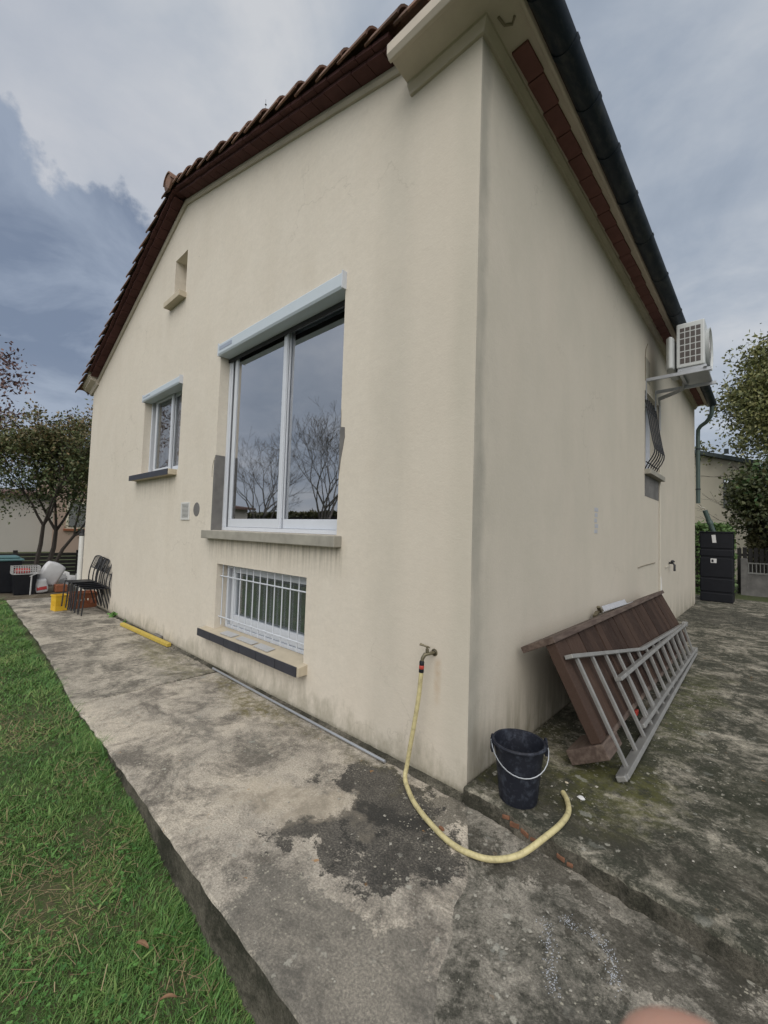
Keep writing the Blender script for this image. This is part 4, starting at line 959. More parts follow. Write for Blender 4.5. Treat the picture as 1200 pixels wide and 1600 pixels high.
# ================================================================ WOODEN PANEL (leaning)
wp_ = thing('timber_boarding', 'brown boarded timber section with thick rails leaning against the side wall', 'timber boarding', (.4, 2.6, .1))
T0 = Vector((.055, 0, .785)); U = Vector((.884, 0, .467)).normalized(); V_ = Vector((.467, 0, -.884)).normalized(); YD = Vector((0, 1, 0))
ya, yb_ = .62, 4.62
def tb(mb, u0, u1, v0, v1, y0_, y1_): 
    c_ = T0+U*(u0+u1)/2+V_*(v0+v1)/2+YD*(y0_+y1_)/2; return mb.obox(c_, (U, V_, YD), ((u1-u0)/2, (v1-v0)/2, (y1_-y0_)/2))
a = MB(); tb(a, 0, .255, -.022, .022, ya, yb_); part('top_rail', a, M['rail'], wp_, bevel=0.005)
a = MB(); tb(a, .175, .245, .0225, .66, ya+.015, ya+.115); part('end_post', a, M['wood'], wp_, bevel=0.004)
a = MB(); tones = []
yy = ya+.122; RS = random.Random(5)
while yy < yb_-.03:
    wdt = RS.uniform(.125, .15); wdt = min(wdt, yb_-.02-yy); jitter = RS.uniform(-.004, .004)
    n0 = len(a.v); tb(a, .19+jitter, .225+jitter, .0226, .66, yy, yy+wdt-.006); tones += [RS.random()]*(len(a.v)-n0); yy += wdt
bo = part('boards', a, M['boards'], wp_, bevel=0.0)
at = bo.data.attributes.new('tone', 'FLOAT', 'POINT'); at.data.foreach_set('value', tones)
a = MB(); tb(a, .12, .18, .10, .16, ya+.13, yb_-.03); tb(a, .12, .18, .50, .56, ya+.13, yb_-.03); parts('back_rail', a, M['wood'], wp_)
a = MB(); tb(a, 0.0, .255, .662, .755, ya, ya+.30); tb(a, .05, .22, .662, .70, ya+.301, yb_-.3); part('bottom_rail', a, M['rail'], wp_, bevel=0.006)
# odds lying on its top
a = MB()
a.obox((.118, 2.98, .852), ((0, 1, -.02), (.884, 0, .467), (-.467, 0, .884)), (.47, .045, .004)); a.obox((.080, 2.98, .862), ((0, 1, -.02), (-.467, 0, .884), (.884, 0, .467)), (.47, .030, .002))
o = part('metal_strip', a, M['faded_blue'], origin=(.1, 3.0, .85)); tag(o, 'pale folded metal strip lying on top of the brown boarding', 'metal strip')
a = MB(); a.obox((.062, 2.34, .835), ((0, 1, .35), (1, 0, .2), (0, -.3, 1)), (.05, .02, .012)); a.obox((.07, 2.42, .875), ((0, 1, -.9), (1, 0, 0), (0, .9, 1)), (.045, .016, .01))
o = part('rusty_hinge', a, M['brass'], origin=(.06, 2.4, .82)); tag(o, 'rusty bent hinge on top of the brown boarding against the wall', 'hinge')

# ================================================================ LADDER
ld = thing('ladder', 'weathered aluminium two-part ladder lying on edge against the brown boarding', 'ladder', (.6, 2.6, .1))
def rail(mb, pts, w=.026, h=.062, up=(-.4, 0, .9)):
    for p, q in zip(pts[:-1], pts[1:]): mb.bar(p, q, w, h, up)
PN = Vector((.9, 0, .42)).normalized()          # outward normal of ladder plane
PU = Vector((-.42, 0, .9)).normalized()         # up the ladder plane
def onp(y, s, o=0.0): return Vector((.672, y, .133))+PU*s+PN*o
a = MB(); lo0 = Vector((.685, .69, .131)); lo1 = Vector((.615, 4.64, .131))
def low(y): return lo0+(lo1-lo0)*((y-lo0.y)/(lo1.y-lo0.y))
rail(a, [lo0, lo1], .030, .075, tuple(PN)); 
bend = Vector((.462, 2.30, .573)); farU = Vector((.50, 4.42, .505)); flare = Vector((.365, .66, .800))
sec = thing('s', 'x', 'x'); bpy.data.objects.remove(sec)
part('side_rail', a, M['alu'], ld, bevel=0.004)
a = MB(); rail(a, [flare, bend+Vector((0, .0, 0))], .028, .055, tuple(PN)); rail(a, [bend, farU], .028, .055, tuple(PN)); part('side_rail', a, M['alu'], ld, bevel=0.004)
def upper(y):
    return flare+(bend-flare)*((y-flare.y)/(bend.y-flare.y)) if y < bend.y else bend+(farU-bend)*((y-bend.y)/(farU.y-bend.y))
for i in range(13):
    y = .80+i*.283
    if y > 4.4: break
    r_ = MB(); p = low(y+.02); q = upper(y-.02); r_.bar(p, q, .025, .024, (1, 0, 0)); part('rung', r_, M['alu'], ld, bevel=0.003)
OF = Vector((.034, 0, .014))
iu0 = Vector((.470, 1.34, .515))+OF; iu1 = Vector((.495, 4.50, .500))+OF; il0 = Vector((.608, 1.44, .185))+OF; il1 = Vector((.590, 4.60, .175))+OF
a = MB(); rail(a, [iu0, iu1], .028, .055, tuple(PN)); part('side_rail', a, M['alu'], ld, bevel=0.004)
a = MB(); rail(a, [il0, il1], .028, .055, tuple(PN)); part('side_rail', a, M['alu'], ld, bevel=0.004)
for i in range(11):
    y = 1.60+i*.283
    p = il0+(il1-il0)*((y-il0.y)/(il1.y-il0.y)); q = iu0+(iu1-iu0)*((y-.03-iu0.y)/(iu1.y-iu0.y))
    r_ = MB(); r_.bar(p, q, .024, .024, (1, 0, 0)); part('rung', r_, M['alu'], ld, bevel=0.003)
a = MB(); a.bar(lo0+Vector((0, -.03, -.002)), lo0+Vector((0, .05, -.002)), .036, .062, tuple(PN)); a.bar(il0+Vector((0, -.03, 0)), il0+Vector((0, .04, 0)), .034, .06, tuple(PN)); parts('foot_cap', a, M['alu'], ld, bevel=0.008)
a = MB(); a.obox(iu1+Vector((0, .02, 0)), ((1, 0, 0), (0, 1, 0), (0, 0, 1)), (.03, .05, .028)); a.obox(il1+Vector((0, .02, -.01)), ((1, 0, 0), (0, 1, 0), (0, 0, 1)), (.03, .05, .03)); parts('hinge', a, M['alu'], ld, bevel=0.008)
a = MB(); a.box((.555, 1.60, .20), (.58, 1.65, .24)); part('lock_clip', a, M['red_plastic'], ld, bevel=0.006)

# ================================================================ THINGS ALONG THE PATH
a = MB(); a.tube([(-3.228, -.050, .022), (-1.9, -.062, .018), (-.60, -.075, .018)], .011, 10)
o = part('metal_rod', a, M['steel'], origin=(-2, -.06, 0), smooth=True); tag(o, 'long thin grey metal rod lying along the foot of the gable wall', 'metal rod')
a = MB(); a.bar((-6.15, -.13, .03), (-4.46, -.055, .03), .055, .045); o = part('plank', a, M['yellow_paint'], origin=(-5.3, -.1, 0), bevel=0.004); tag(o, 'yellow painted batten lying along the foot of the wall', 'plank')
a = MB(); a.box((-5.05, -.05, .003), (-4.82, -.006, .075)); o = part('paver_block', a, M['grey_cement'], origin=(-4.9, -.03, 0), bevel=0.01); tag(o, 'small grey cement block between yellow batten and wall', 'block')
# paper lying on the basement sill
a = MB(); a.obox((-2.98, -.005, .4385), ((1, .03, 0), (0, 1, .12), (0, 0, 1)), (.12, .045, .004)); a.obox((-2.62, .0, .4395), ((1, 0, 0), (0, 1, .12), (0, 0, 1)), (.16, .04, .003)); a.obox((-2.28, -.01, .4385), ((1, -.02, 0), (0, 1, .12), (0, 0, 1)), (.13, .045, .004))
o = part('plastic_grid', a, M['basket_grey'], origin=(-2.6, 0, .43)); tag(o, 'flat grey plastic strips lying on the basement window sill', 'plastic strip')

# stacked chairs
def make_chair():
    c = thing('garden_chair', 'x', 'chair', (0, 0, 0), 'black metal garden chairs nested in one stack')
    L_ = []
    for sx in (-1, 1):
        a = MB(); a.tube(crv([(sx*.20, -.23, 0), (sx*.205, -.215, .2), (sx*.205, -.20, .43), (sx*.20, -.17, .45)], 4), .011, 8); part('leg', a, M['black_iron'], c, smooth=True)
        a = MB(); a.tube(crv([(sx*.20, .27, 0), (sx*.20, .20, .25), (sx*.20, .155, .45), (sx*.205, .17, .65), (sx*.20, .235, .86)], 4), .011, 8); part('leg', a, M['black_iron'], c, smooth=True)
    a = MB(); a.box((-.20, -.21, .44), (.20, .17, .456)); part('seat', a, M['black_plastic'], c, bevel=0.006)
    a = MB(); 
    a.tube(crv([(-.20, .235, .86), (-.15, .245, .885), (0, .25, .895), (.15, .245, .885), (.20, .235, .86)], 4), .011, 8)
    a.tube([(-.203, .178, .68), (.203, .178, .68)], .009, 6)
    for i in range(5):
        x = -.14+i*.07; a.tube(crv([(x, .178, .68), (x+.02, .21, .77), (x, .247, .888)], 4), .007, 6)
    part('backrest', a, M['black_iron'], c, smooth=True)
    return c
proto = make_chair()
LBL = ['lowest chair of the nested black garden chair stack, nearest the wall', 'second chair from the bottom in the black garden chair stack', 'middle chair of the five nested black garden chairs', 'second chair from the top in the black garden chair stack', 'topmost chair of the black garden chair stack by the gable wall']
for i in range(5):
    c_ = proto if i == 0 else copy_tree(proto)
    c_.location = (-7.62-.055*i+.1, -.22-.045*i+.05, .0+.026*i*1.0); c_.rotation_euler = (R(-1.2*i*0), 0, R(-4+1.5*i)); c_['label'] = LBL[i]
def crate(name, label, mat, loc, sx, sy, h, rot=0, slots=True):
    t_ = thing(name, label, 'crate', loc); a = MB(); th = .012
    a.box((-sx, -sy, 0), (sx, sy, th)); 
    for z0_, z1_ in ((th, h*.30), (h*.62, h)):
        a.box((-sx, -sy, z0_), (sx, -sy+th, z1_)); a.box((-sx, sy-th, z0_), (sx, sy, z1_)); a.box((-sx, -sy+th, z0_), (-sx+th, sy-th, z1_)); a.box((sx-th, -sy+th, z0_), (sx, sy-th, z1_))
    for k in range(7):
        x = -sx+(2*sx-.02)*k/6
        for y in (-sy, sy-th): a.box((x, y+.001, h*.30), (x+.02, y+th-.001, h*.62))
        y = -sy+(2*sy-.02)*k/6
        for xx in (-sx, sx-th): a.box((xx+.001, y, h*.30), (xx+th-.001, y+.02, h*.62))
    me = part('shell', a, mat, None); me.parent = t_; t_.rotation_euler = (0, 0, rot)
    r_ = MB(); rr = .010
    r_.box((-sx-rr, -sy-rr, h-.02), (sx+rr, -sy, h)); r_.box((-sx-rr, sy, h-.02), (sx+rr, sy+rr, h)); r_.box((-sx-rr, -sy, h-.02), (-sx, sy, h)); r_.box((sx, -sy, h-.02), (sx+rr, sy, h))
    me = part('rim', r_, mat, None); me.parent = t_
    return t_
crate('plastic_crate', 'bright yellow plastic crate beside the stacked chairs', M['yellow_plastic'], (-8.15, -.58, .003), .10, .095, .28, R(10))
crate('wooden_crate', 'rusty brown crate standing behind the stacked chairs', M['terracotta'], (-8.30, -.20, .003), .17, .19, .28, R(5))

# ================================================================ FAR LEFT CORNER
bn = thing('wheelie_bin', 'dark bin with teal lid at the far end of the lawn', 'bin', (-11.3, -1.05, 0))
a = MB(); n = 4
a.add([(-11.60, -1.38, .0), (-11.02, -1.38, .0), (-11.02, -.84, .0), (-11.60, -.84, 0), (-11.64, -1.42, .70), (-10.98, -1.42, .70), (-10.98, -.78, .70), (-11.64, -.78, .70)], [(0, 3, 2, 1), (0, 1, 5, 4), (1, 2, 6, 5), (2, 3, 7, 6), (3, 0, 4, 7), (4, 5, 6, 7)])
part('body', a, M['black_plastic'], bn, bevel=0.02)
a = MB(); a.box((-11.67, -1.45, .702), (-10.95, -.75, .75)); a.box((-11.6, -1.38, .752), (-11.02, -.82, .80)); part('lid', a, M['teal_plastic'], bn, bevel=0.02)
tb_ = thing('black_tub', 'black plastic tub holding a pale lattice basket near the bin', 'tub', (-10.8, -.78, 0))
a = MB(); a.add([(-10.92, -.93, .0), (-10.60, -.93, .0), (-10.60, -.60, .0), (-10.92, -.60, 0), (-10.95, -.97, .43), (-10.57, -.97, .43), (-10.57, -.56, .43), (-10.95, -.56, .43),
               (-10.93, -.95, .43), (-10.59, -.95, .43), (-10.59, -.58, .43), (-10.93, -.58, .43), (-10.91, -.92, .05), (-10.61, -.92, .05), (-10.61, -.61, .05), (-10.91, -.61, .05)],
      [(0, 3, 2, 1), (0, 1, 5, 4), (1, 2, 6, 5), (2, 3, 7, 6), (3, 0, 4, 7), (4, 5, 9, 8), (5, 6, 10, 9), (6, 7, 11, 10), (7, 4, 8, 11), (8, 9, 13, 12), (9, 10, 14, 13), (10, 11, 15, 14), (11, 8, 12, 15), (12, 13, 14, 15)])
part('body', a, M['black_plastic'], tb_)
a = MB(); a.box((-10.98, -1.0, .41), (-10.545, -.53, .432)); part('rim', a, M['black_plastic'], tb_) if False else None
bk_ = thing('laundry_basket', 'pale grey lattice basket sitting in the black tub', 'basket', (-10.75, -.76, .44))
a = MB()
for (x, y0_, y1_) in ((-10.56, -.98, -.52), (-10.94, -.98, -.52)):
    for k in range(12): y = y0_+(y1_-y0_)*k/11; a.bar((x, y, .44), (x, y+.0, .60), .012, .008, (1, 0, 0))
    for z in (.445, .52, .60): a.bar((x, y0_, z), (x, y1_, z), .012, .014)
for y in (-.98, -.52):
    for k in range(9): x = -10.94+.38*k/8; a.bar((x, y, .44), (x, y, .60), .012, .008, (0, 1, 0))
    for z in (.445, .52, .60): a.bar((-10.94, y, z), (-10.56, y, z), .012, .014)
a.box((-10.93, -.97, .436), (-10.57, -.53, .442)); part('shell', a, M['basket_grey'], bk_)
a = MB(); a.obox((-10.78, -.8, .50), ((1, .2, 0), (-.2, 1, 0), (0, 0, 1)), (.10, .12, .05)); o = part('red_rag', a, M['label_red'], origin=(-10.78, -.8, .45), bevel=.03); tag(o, 'red cloth inside the pale lattice basket', 'rag')
def sack(name, label, c, s, tilt, lab=True):
    t_ = thing(name, label, 'sack', c)
    bm = bmesh.new(); bmesh.ops.create_cube(bm, size=2)
    bmesh.ops.subdivide_edges(bm, edges=bm.edges, cuts=5, use_grid_fill=True)
    q = Quaternion((1, 0, 0), tilt)
    RR = random.Random(int(c[1]*1000))
    for v in bm.verts:
        p = v.co.copy(); m_ = max(abs(p.x), abs(p.y), abs(p.z)); nrm = p.normalized()*1.25
        p = p.lerp(nrm, .38); p = Vector((p.x*s[0], p.y*s[1], p.z*s[2])); p += Vector((RR.gauss(0, .006), RR.gauss(0, .006), RR.gauss(0, .006))); v.co = q @ p
    me = bpy.data.meshes.new('body'); bm.to_mesh(me); bm.free(); me.materials.append(M['bag_white']); me.polygons.foreach_set('use_smooth', [True]*len(me.polygons))
    o = bpy.data.objects.new('body', me); COL.objects.link(o); o.parent = t_
    sm = o.modifiers.new('s', 'SUBSURF'); sm.levels = sm.render_levels = 1
    if lab:
        a = MB(); n_ = 8
        vs = []
        for i in range(n_+1):
            for z in (-.18, .12):
                y = -.75+1.5*i/n_; xx = math.sqrt(max(0, 1.0-(y*.55)**2))*1.085; vs.append(Vector((xx*s[0], y*s[1], z*s[2]*1.5-.25*s[2])))
        a.add([q @ v for v in vs], [(2*i, 2*i+2, 2*i+3, 2*i+1) for i in range(n_)])
        a.add([q @ (v+Vector((.004, 0, 0))) for v in vs], [(2*i, 2*i+2, 2*i+3, 2*i+1) for i in range(n_)])
        me = part('printed_band', a, M['label_red'], None); me.parent = t_
    return t_
sack('white_drum', 'large white plastic drum tipped against the tree', (-10.95, -.27, .40), (.15, .19, .25), R(-28), False)
sack('white_sack', 'small white sack with red print on the ground below the drum', (-10.75, -.47, .15), (.11, .12, .15), R(8), True)
a = MB()
RS = random.Random(9)
for k in range(9):
    c_ = Vector((-11.3+RS.uniform(-.2, .2), .15+RS.uniform(-.2, .2), .06+.03*k)); a.obox(c_, (Vector((RS.uniform(-1, 1), 1, RS.uniform(-.5, .5))), Vector((1, RS.uniform(-1, 1), .3)).cross(Vector((0, 1, 0))), (0, 0, 1)), (.09, .06, .03))
o = part('rubble_heap', a, M['paper'], origin=(-11.3, .15, 0), bevel=.01); tag(o, 'small heap of pale rubble between the fence and downpipe', 'rubble')
a = MB(); a.tube([(-10.35, -.70, -.05), (-10.37, -.69, .42)], .014, 6); a.obox((-10.37, -.66, .44), ((0, 1, .5), (1, 0, 0), (0, -.5, 1)), (.07, .01, .008))
o = part('garden_stake', a, M['basket_grey'], origin=(-10.35, -.7, 0)); tag(o, 'thin grey stake standing in the soil before the black tub', 'stake')
a = MB(); a.box((-10.85, -.22, .0), (-10.60, .0, .16)); o = part('clay_block', a, M['terracotta'], origin=(-10.7, -.1, 0), bevel=.012); tag(o, 'brown clay block on the soil beside the white sack', 'block')
# dark plank fence at the back left
fc = thing('plank_fence', 'low dark fence of stacked horizontal planks behind the bins', 'fence', (-14.6, 0, 0))
a = MB(); RS = random.Random(11)
for k in range(7): a.box((-14.62+RS.uniform(-.02, .02), -4.0, -.1+.112*k), (-14.56+RS.uniform(-.02, .02), 6.0, -.1+.112*k+.085))
part('planks', a, M['fence_dark'], fc)
for y in (-3.5, -2, -.5, 1.0, 2.5, 4.0): a = MB(); a.box((-14.70, y-.05, -.1), (-14.625, y+.05, .74)); part('post', a, M['fence_dark'], fc)
# neighbour on the left
nh = thing('neighbour_house', 'long low pale neighbour house with brown tiled roof beyond the trees', 'house', (-30, 0, 0))
a = MB(); a.box((-36, -14, -.3), (-28, 4.0, 3.0)); part('wall', a, M['far_wall_grey'], nh)
a = MB(); a.add([(-27.5, -14.4, 2.95), (-27.5, 4.2, 2.95), (-32, 4.2, 3.35), (-32, -14.4, 3.35), (-36.4, -14.4, 2.95), (-36.4, 4.2, 2.95), (-27.5, -14.4, 3.1), (-27.5, 4.2, 3.1), (-32, 4.2, 3.5), (-32, -14.4, 3.5)], [(0, 1, 7, 6), (6, 7, 8, 9), (8, 5, 4, 9), (1, 2, 8, 7), (0, 6, 9, 3), (0, 3, 2, 1), (3, 4, 5, 2)])
part('roof', a, M['far_roof'], nh)
nh2 = thing('neighbour_house', 'taller pinkish gable house half hidden behind the left tree', 'house', (-31, 8, 0))
a = MB(); a.box((-34, 2.5, -.3), (-27.0, 9, 4.3)); part('wall', a, M['far_wall_pink'], nh2)
a = MB(); a.box((-34.4, 2.2, 4.3), (-26.7, 9.3, 4.5)); a.add([(-34.4, 2.2, 4.5), (-26.7, 2.2, 4.5), (-26.7, 9.3, 4.5), (-34.4, 9.3, 4.5), (-30.5, 5.3, 5.6)], [(0, 1, 4), (1, 2, 4), (2, 3, 4), (3, 0, 4)]); part('roof', a, M['far_roof'], nh2)
f = MB(); f.box((-27.0, 2.9, 1.25), (-26.93, 4.1, 2.75)); wq = part('window', f, M['far_wall'], nh2)
f = MB(); f.box((-26.92, 3.0, 1.35), (-26.90, 4.0, 2.65)); part('pane', f, M['glass'], wq)
f = MB(); f.box((-27.0, 2.8, 1.13), (-26.85, 4.2, 1.249)); part('sill', f, M['terracotta'], wq)

# ================================================================ TREES
def branchy(mb, base, d0, L, r, depth, spread=.55, kids=(2, 3), tips=None, up=.12, rs=None, shrink=.74, n=5, minr=.004, ld=2):
    segs = 3; p = Vector(base); d = Vector(d0).normalized(); pts = [p.copy()]; rr = [r]
    for i in range(segs):
        d = (d+Vector((rs.gauss(0, .10), rs.gauss(0, .10), rs.gauss(0, .06)+up*.3))).normalized(); p = p+d*L/segs; pts.append(p.copy()); rr.append(max(minr, r*(1-.34*(i+1)/segs)))
        if depth <= ld and tips is not None: tips.append((p.copy(), d.copy()))
    mb.tube(pts, rr, n if depth > 2 else 4, False)
    if depth <= 0: return
    k = rs.randint(*kids)
    az = rs.uniform(0, 6.28)
    for j in range(k):
        o = d.orthogonal().normalized(); o.rotate(Quaternion(d, az+6.28*j/k+rs.uniform(-.4, .4)))
        nd = (d+o*rs.uniform(spread*.6, spread*1.3)+Vector((0, 0, up))).normalized()
        s_ = pts[-1] if j else pts[-1]
        branchy(mb, s_, nd, L*shrink*rs.uniform(.8, 1.15), rr[-1]*.78, depth-1, spread, kids, tips, up, rs, shrink, n, minr, ld)
def leaves(points, per, spread, size, mat, name, parent, tone=lambda p: .5, droop=.3, elong=1.7, seed=1):
    rg = np.random.default_rng(seed)
    P = np.repeat(np.array([tuple(p) for p in points]), per, axis=0); n = len(P)
    P = P + rg.normal(0, spread, (n, 3))
    a = rg.normal(0, 1, (n, 3)); a[:, 2] -= droop; a /= np.linalg.norm(a, axis=1)[:, None]
    b = rg.normal(0, 1, (n, 3)); b -= (b*a).sum(1)[:, None]*a; b /= np.linalg.norm(b, axis=1)[:, None]
    s = size*rg.uniform(.6, 1.35, n)[:, None]
    A = a*s*elong*.5; B = b*s*.5
    V = np.stack([P-A, P+B*.9-A*.1, P+A, P-B*.9-A*.1], 1).reshape(-1, 3)
    F = np.arange(4*n).reshape(n, 4)
    clump = np.repeat(rg.uniform(0, 1, len(points)), per)
    T = np.repeat(np.clip(.55*clump+.45*rg.uniform(0, 1, n)+tone(P)-.0, 0, 1), 4)
    return leafmesh(name, V, F, T, mat, parent)
def tree(name, label, base, stems, depth, mat, bark, per=6, spread=.12, size=.07, seed=1, spr=.55, up=.12, tonef=lambda p: 0.0, clip=None, kids=(2, 3), shrink=.74, droop=.3, ld=2, hang=0.0, clip2=None):
    rs = random.Random(seed); t_ = thing(name, label, 'tree', base); tr_ = MB(); tips = []
    for (off, d, L, r) in stems: branchy(tr_, Vector(base)+Vector(off), d, L, r, depth, spr, kids, tips, up, rs, shrink, ld=ld)
    part('trunk', tr_, bark, t_, smooth=True)
    if mat is not None:
        if clip: tips = [q for q in tips if clip(q[0])]
        if hang: tips += [(q[0]-Vector((rs.uniform(-.2, .2), rs.uniform(-.2, .2), rs.uniform(.1, hang))), q[1]) for q in tips if rs.random() < .45]
        if clip2: tips = [q for q in tips if clip2(q[0])]
        leaves([q[0] for q in tips], per, spread, size, mat, 'crown', t_, tonef, seed=seed, droop=droop)
    return t_
tree('garden_tree', 'bushy three-stemmed olive-green tree with reddish tips beside the house', (-13.6, -.05, -.05),
     [((0, -.12, 0), (.02, -.02, 1), 1.55, .07), ((.05, .05, 0), (-.05, .12, 1), 1.45, .08), ((0, .12, 0), (.0, .42, 1), 1.4, .06)], 6, M['leaf_olive'], M['bark_dark'], per=6, spread=.13, size=.050, seed=4, spr=.50, up=.09, hang=1.6, ld=3,
     tonef=lambda p: np.clip((p[:, 2]-3.3)*.22, -.25, .35), kids=(2, 3), shrink=.72)
tree('garden_tree', 'sparse tree with purple-brown leaves at the left edge', (-19.5, -3.0, -.05), [((0, 0, 0), (.0, .16, 1), 2.2, .10), ((0, 0, 0), (.05, .0, 1), 2.2, .09)], 5, M['leaf_purple'], M['bark_dark'], per=9, spread=.18, size=.07, seed=12, spr=.55, up=.05, shrink=.78)
tree('garden_tree', 'large golden-green tree beyond the driveway on the right', (3.3, 17.5, 0), [((0, 0, 0), (-.05, 0, 1), 3.0, .22), ((0, 0, 0), (-.35, -.1, 1), 2.9, .15), ((0, .1, 0), (.3, 0, 1), 3.0, .16)], 6, M['leaf_gold'], M['bark'], per=16, spread=.24, size=.08, seed=21, hang=1.2, clip2=lambda p: p.x > 1.675-.062*(p.y+2.315) or p.z > 5.3, spr=.55, up=.10, shrink=.73)
tree('dark_shrub', 'tall dark bushy shrub in front of the golden tree', (2.35, 15.2, 0), [((0, 0, 0), (-.1, 0, 1), 1.1, .09), ((0, .2, 0), (.3, 0, 1), 1.5, .08), ((.1, -.2, 0), (-.25, -.2, 1), 1.3, .07), ((.4, 0, 0), (.1, .2, 1), 1.5, .07)], 5, M['leaf_dark'], M['bark_dark'], per=9, spread=.17, size=.075, seed=33, hang=1.0, ld=3, clip2=lambda p: p.x > 1.575-.062*(p.y+2.315), spr=.5, up=.05, shrink=.76)
tree('green_shrub', 'bright green leafy shrub at the right edge behind the railing', (2.9, 14.9, 0), [((0, 0, 0), (-.1, 0, 1), 1.4, .07), ((0, .2, 0), (.1, .2, 1), 1.3, .06)], 5, M['leaf_green'], M['bark_dark'], per=8, spread=.14, size=.10, seed=36, spr=.6, up=.05, shrink=.78)
# bare trees mirrored in the window panes
M['bark_pale'] = plain('bark_pale', (0.17, 0.155, 0.14), 0.95, var=0.3, scale=14)
for (bx, by, sd, lb) in ((-16.6, -8.2, 51, 'bare winter tree across the lawn mirrored in the left pane'), (-12.6, -8.6, 57, 'bare winter tree across the lawn mirrored in the right pane')):
    tree('bare_tree', lb, (bx, by, -.1), [((0, 0, 0), (0.05, 0, 1), 1.5, .15), ((.1, 0, 0), (.3, .1, 1), 1.6, .10)], 7, None, M['bark_pale'], seed=sd, spr=.55, up=.06, shrink=.80, kids=(2, 3))
# hedges
def hedge(name, label, x0, x1, y0, y1, z1, mat, seed, n, size=.07, z0=0.0):
    rg = np.random.default_rng(seed); t_ = thing(name, label, 'hedge', ((x0+x1)/2, (y0+y1)/2, 0))
    a = MB(); a.box((x0+.08, y0+.08, z0), (x1-.08, y1-.08, z1-.10)); part('inner_branches', a, M['bark_dark'], t_)
    P = rg.uniform((x0, y0, z0), (x1, y1, z1), (n, 3))
    side = rg.integers(0, 3, n); P[side == 0, 1] = y0+rg.normal(0, .05, (side == 0).sum()); P[side == 1, 2] = z1+rg.normal(0, .05, (side == 1).sum())
    P[side == 2, 0] = np.where(rg.random((side == 2).sum()) < .5, x0, x1)+rg.normal(0, .05, (side == 2).sum())
    leaves([tuple(p) for p in P], 3, .05, size, mat, 'foliage', t_, seed=seed)
    return t_
hedge('hedge', 'clipped green hedge behind the black water tank', -6.0, .42, 13.6, 14.2, 2.03, M['leaf_green'], 5, 6000, .07)
hedge('hedge', 'dark ivy hedge behind the slat fence at the right edge', .95, 7.0, 15.5, 16.3, 2.9, M['leaf_dark'], 15, 7000, .08)
hedge('hedge', 'tall dark hedge on the far side of the lawn', -46.0, 4.0, -22.4, -21.4, 3.0, M['leaf_dark'], 6, 5000, .4, -.1)

# ================================================================ RIGHT BACKGROUND
tk = thing('water_tank', 'tall black plastic water tank with moulded tiers behind the house corner', 'water tank', (.35, 11.5, .1))
a = MB()
lv = [(.10, .325), (.355, .69), (.72, 1.21), (1.245, 1.42), (1.445, 1.84)]
for (za, zb_) in lv: a.box((.02, 11.25, za), (.68, 11.90, zb_))
part('body', a, M['tank'], tk, bevel=0.02)
a = MB(); a.box((.035, 11.27, .12), (.665, 11.88, 1.82)); part('core', a, M['tank'], tk)
a = MB(); a.box((.0, 11.23, 1.842), (.70, 11.92, 1.875)); part('lid', a, M['tank'], tk, bevel=0.01)
a = MB(); a.obox((.31, 11.246, 1.69), ((1, 0, .1), (0, 1, 0), (-.1, 0, 1)), (.04, .002, .10)); l1 = part('sticker', a, M['paper'], tk)
a = MB(); a.box((.24, 11.244, 1.08), (.36, 11.248, 1.19)); l2 = part('sticker', a, M['paper'], tk)
a = MB(); a.box((.258, 11.242, 1.10), (.30, 11.2435, 1.165)); part('sticker_mark', a, M['tank'], l2)
a = MB(); a.tube([(.12, 11.35, 2.42), (.20, 11.4, 2.15), (.29, 11.45, 1.86)], .055, 12); a.lathe((.22, 11.41, 2.1), [(.062, -.05), (.066, -.04), (.066, .04), (.062, .05)], 12, (.3, .1, -.9))
o = part('pipe_elbow', a, M['gutter_green'], origin=(.2, 11.4, 1.88), smooth=True); tag(o, 'short grey-green pipe leaning out of the water tank top', 'pipe')
# low wall, railing
rwall = thing('garden_wall', 'low grey garden wall topped by a white bar railing at the right', 'wall', (2.5, 14.3, 0))
a = MB(); a.box((.75, 14.3, -.1), (9.0, 14.45, .70)); part('masonry', a, M['grey_cement'], rwall)
a = MB(); a.box((.72, 14.28, .70), (9.0, 14.47, .74)); part('coping', a, M['fence_grey'], rwall)
a = MB()
for k in range(95): x = .78+k*.087; a.box((x, 14.36, .742), (x+.022, 14.38, 1.0))
a.box((.75, 14.35, 1.0), (9.0, 14.39, 1.03)); part('railing', a, M['fence_grey'], rwall)
a = MB(); a.box((.70, 14.26, -.1), (.86, 14.50, 1.15)); part('pillar', a, M['grey_cement'], rwall, bevel=.01)
a = MB()
fn = thing('slat_fence', 'dark vertical slat fence behind the low garden wall', 'fence', (2.5, 14.8, 0))
for k in range(70): x = .6+k*.13; a.box((x, 14.8, 0), (x+.10, 14.83, 1.45+.03*(k % 2)))
part('slats', a, M['fence_dark'], fn); a = MB(); a.box((.5, 14.835, .3), (9.6, 14.88, .38)); a.box((.5, 14.835, 1.2), (9.6, 14.88, 1.28)); part('cross_rail', a, M['fence_dark'], fn)
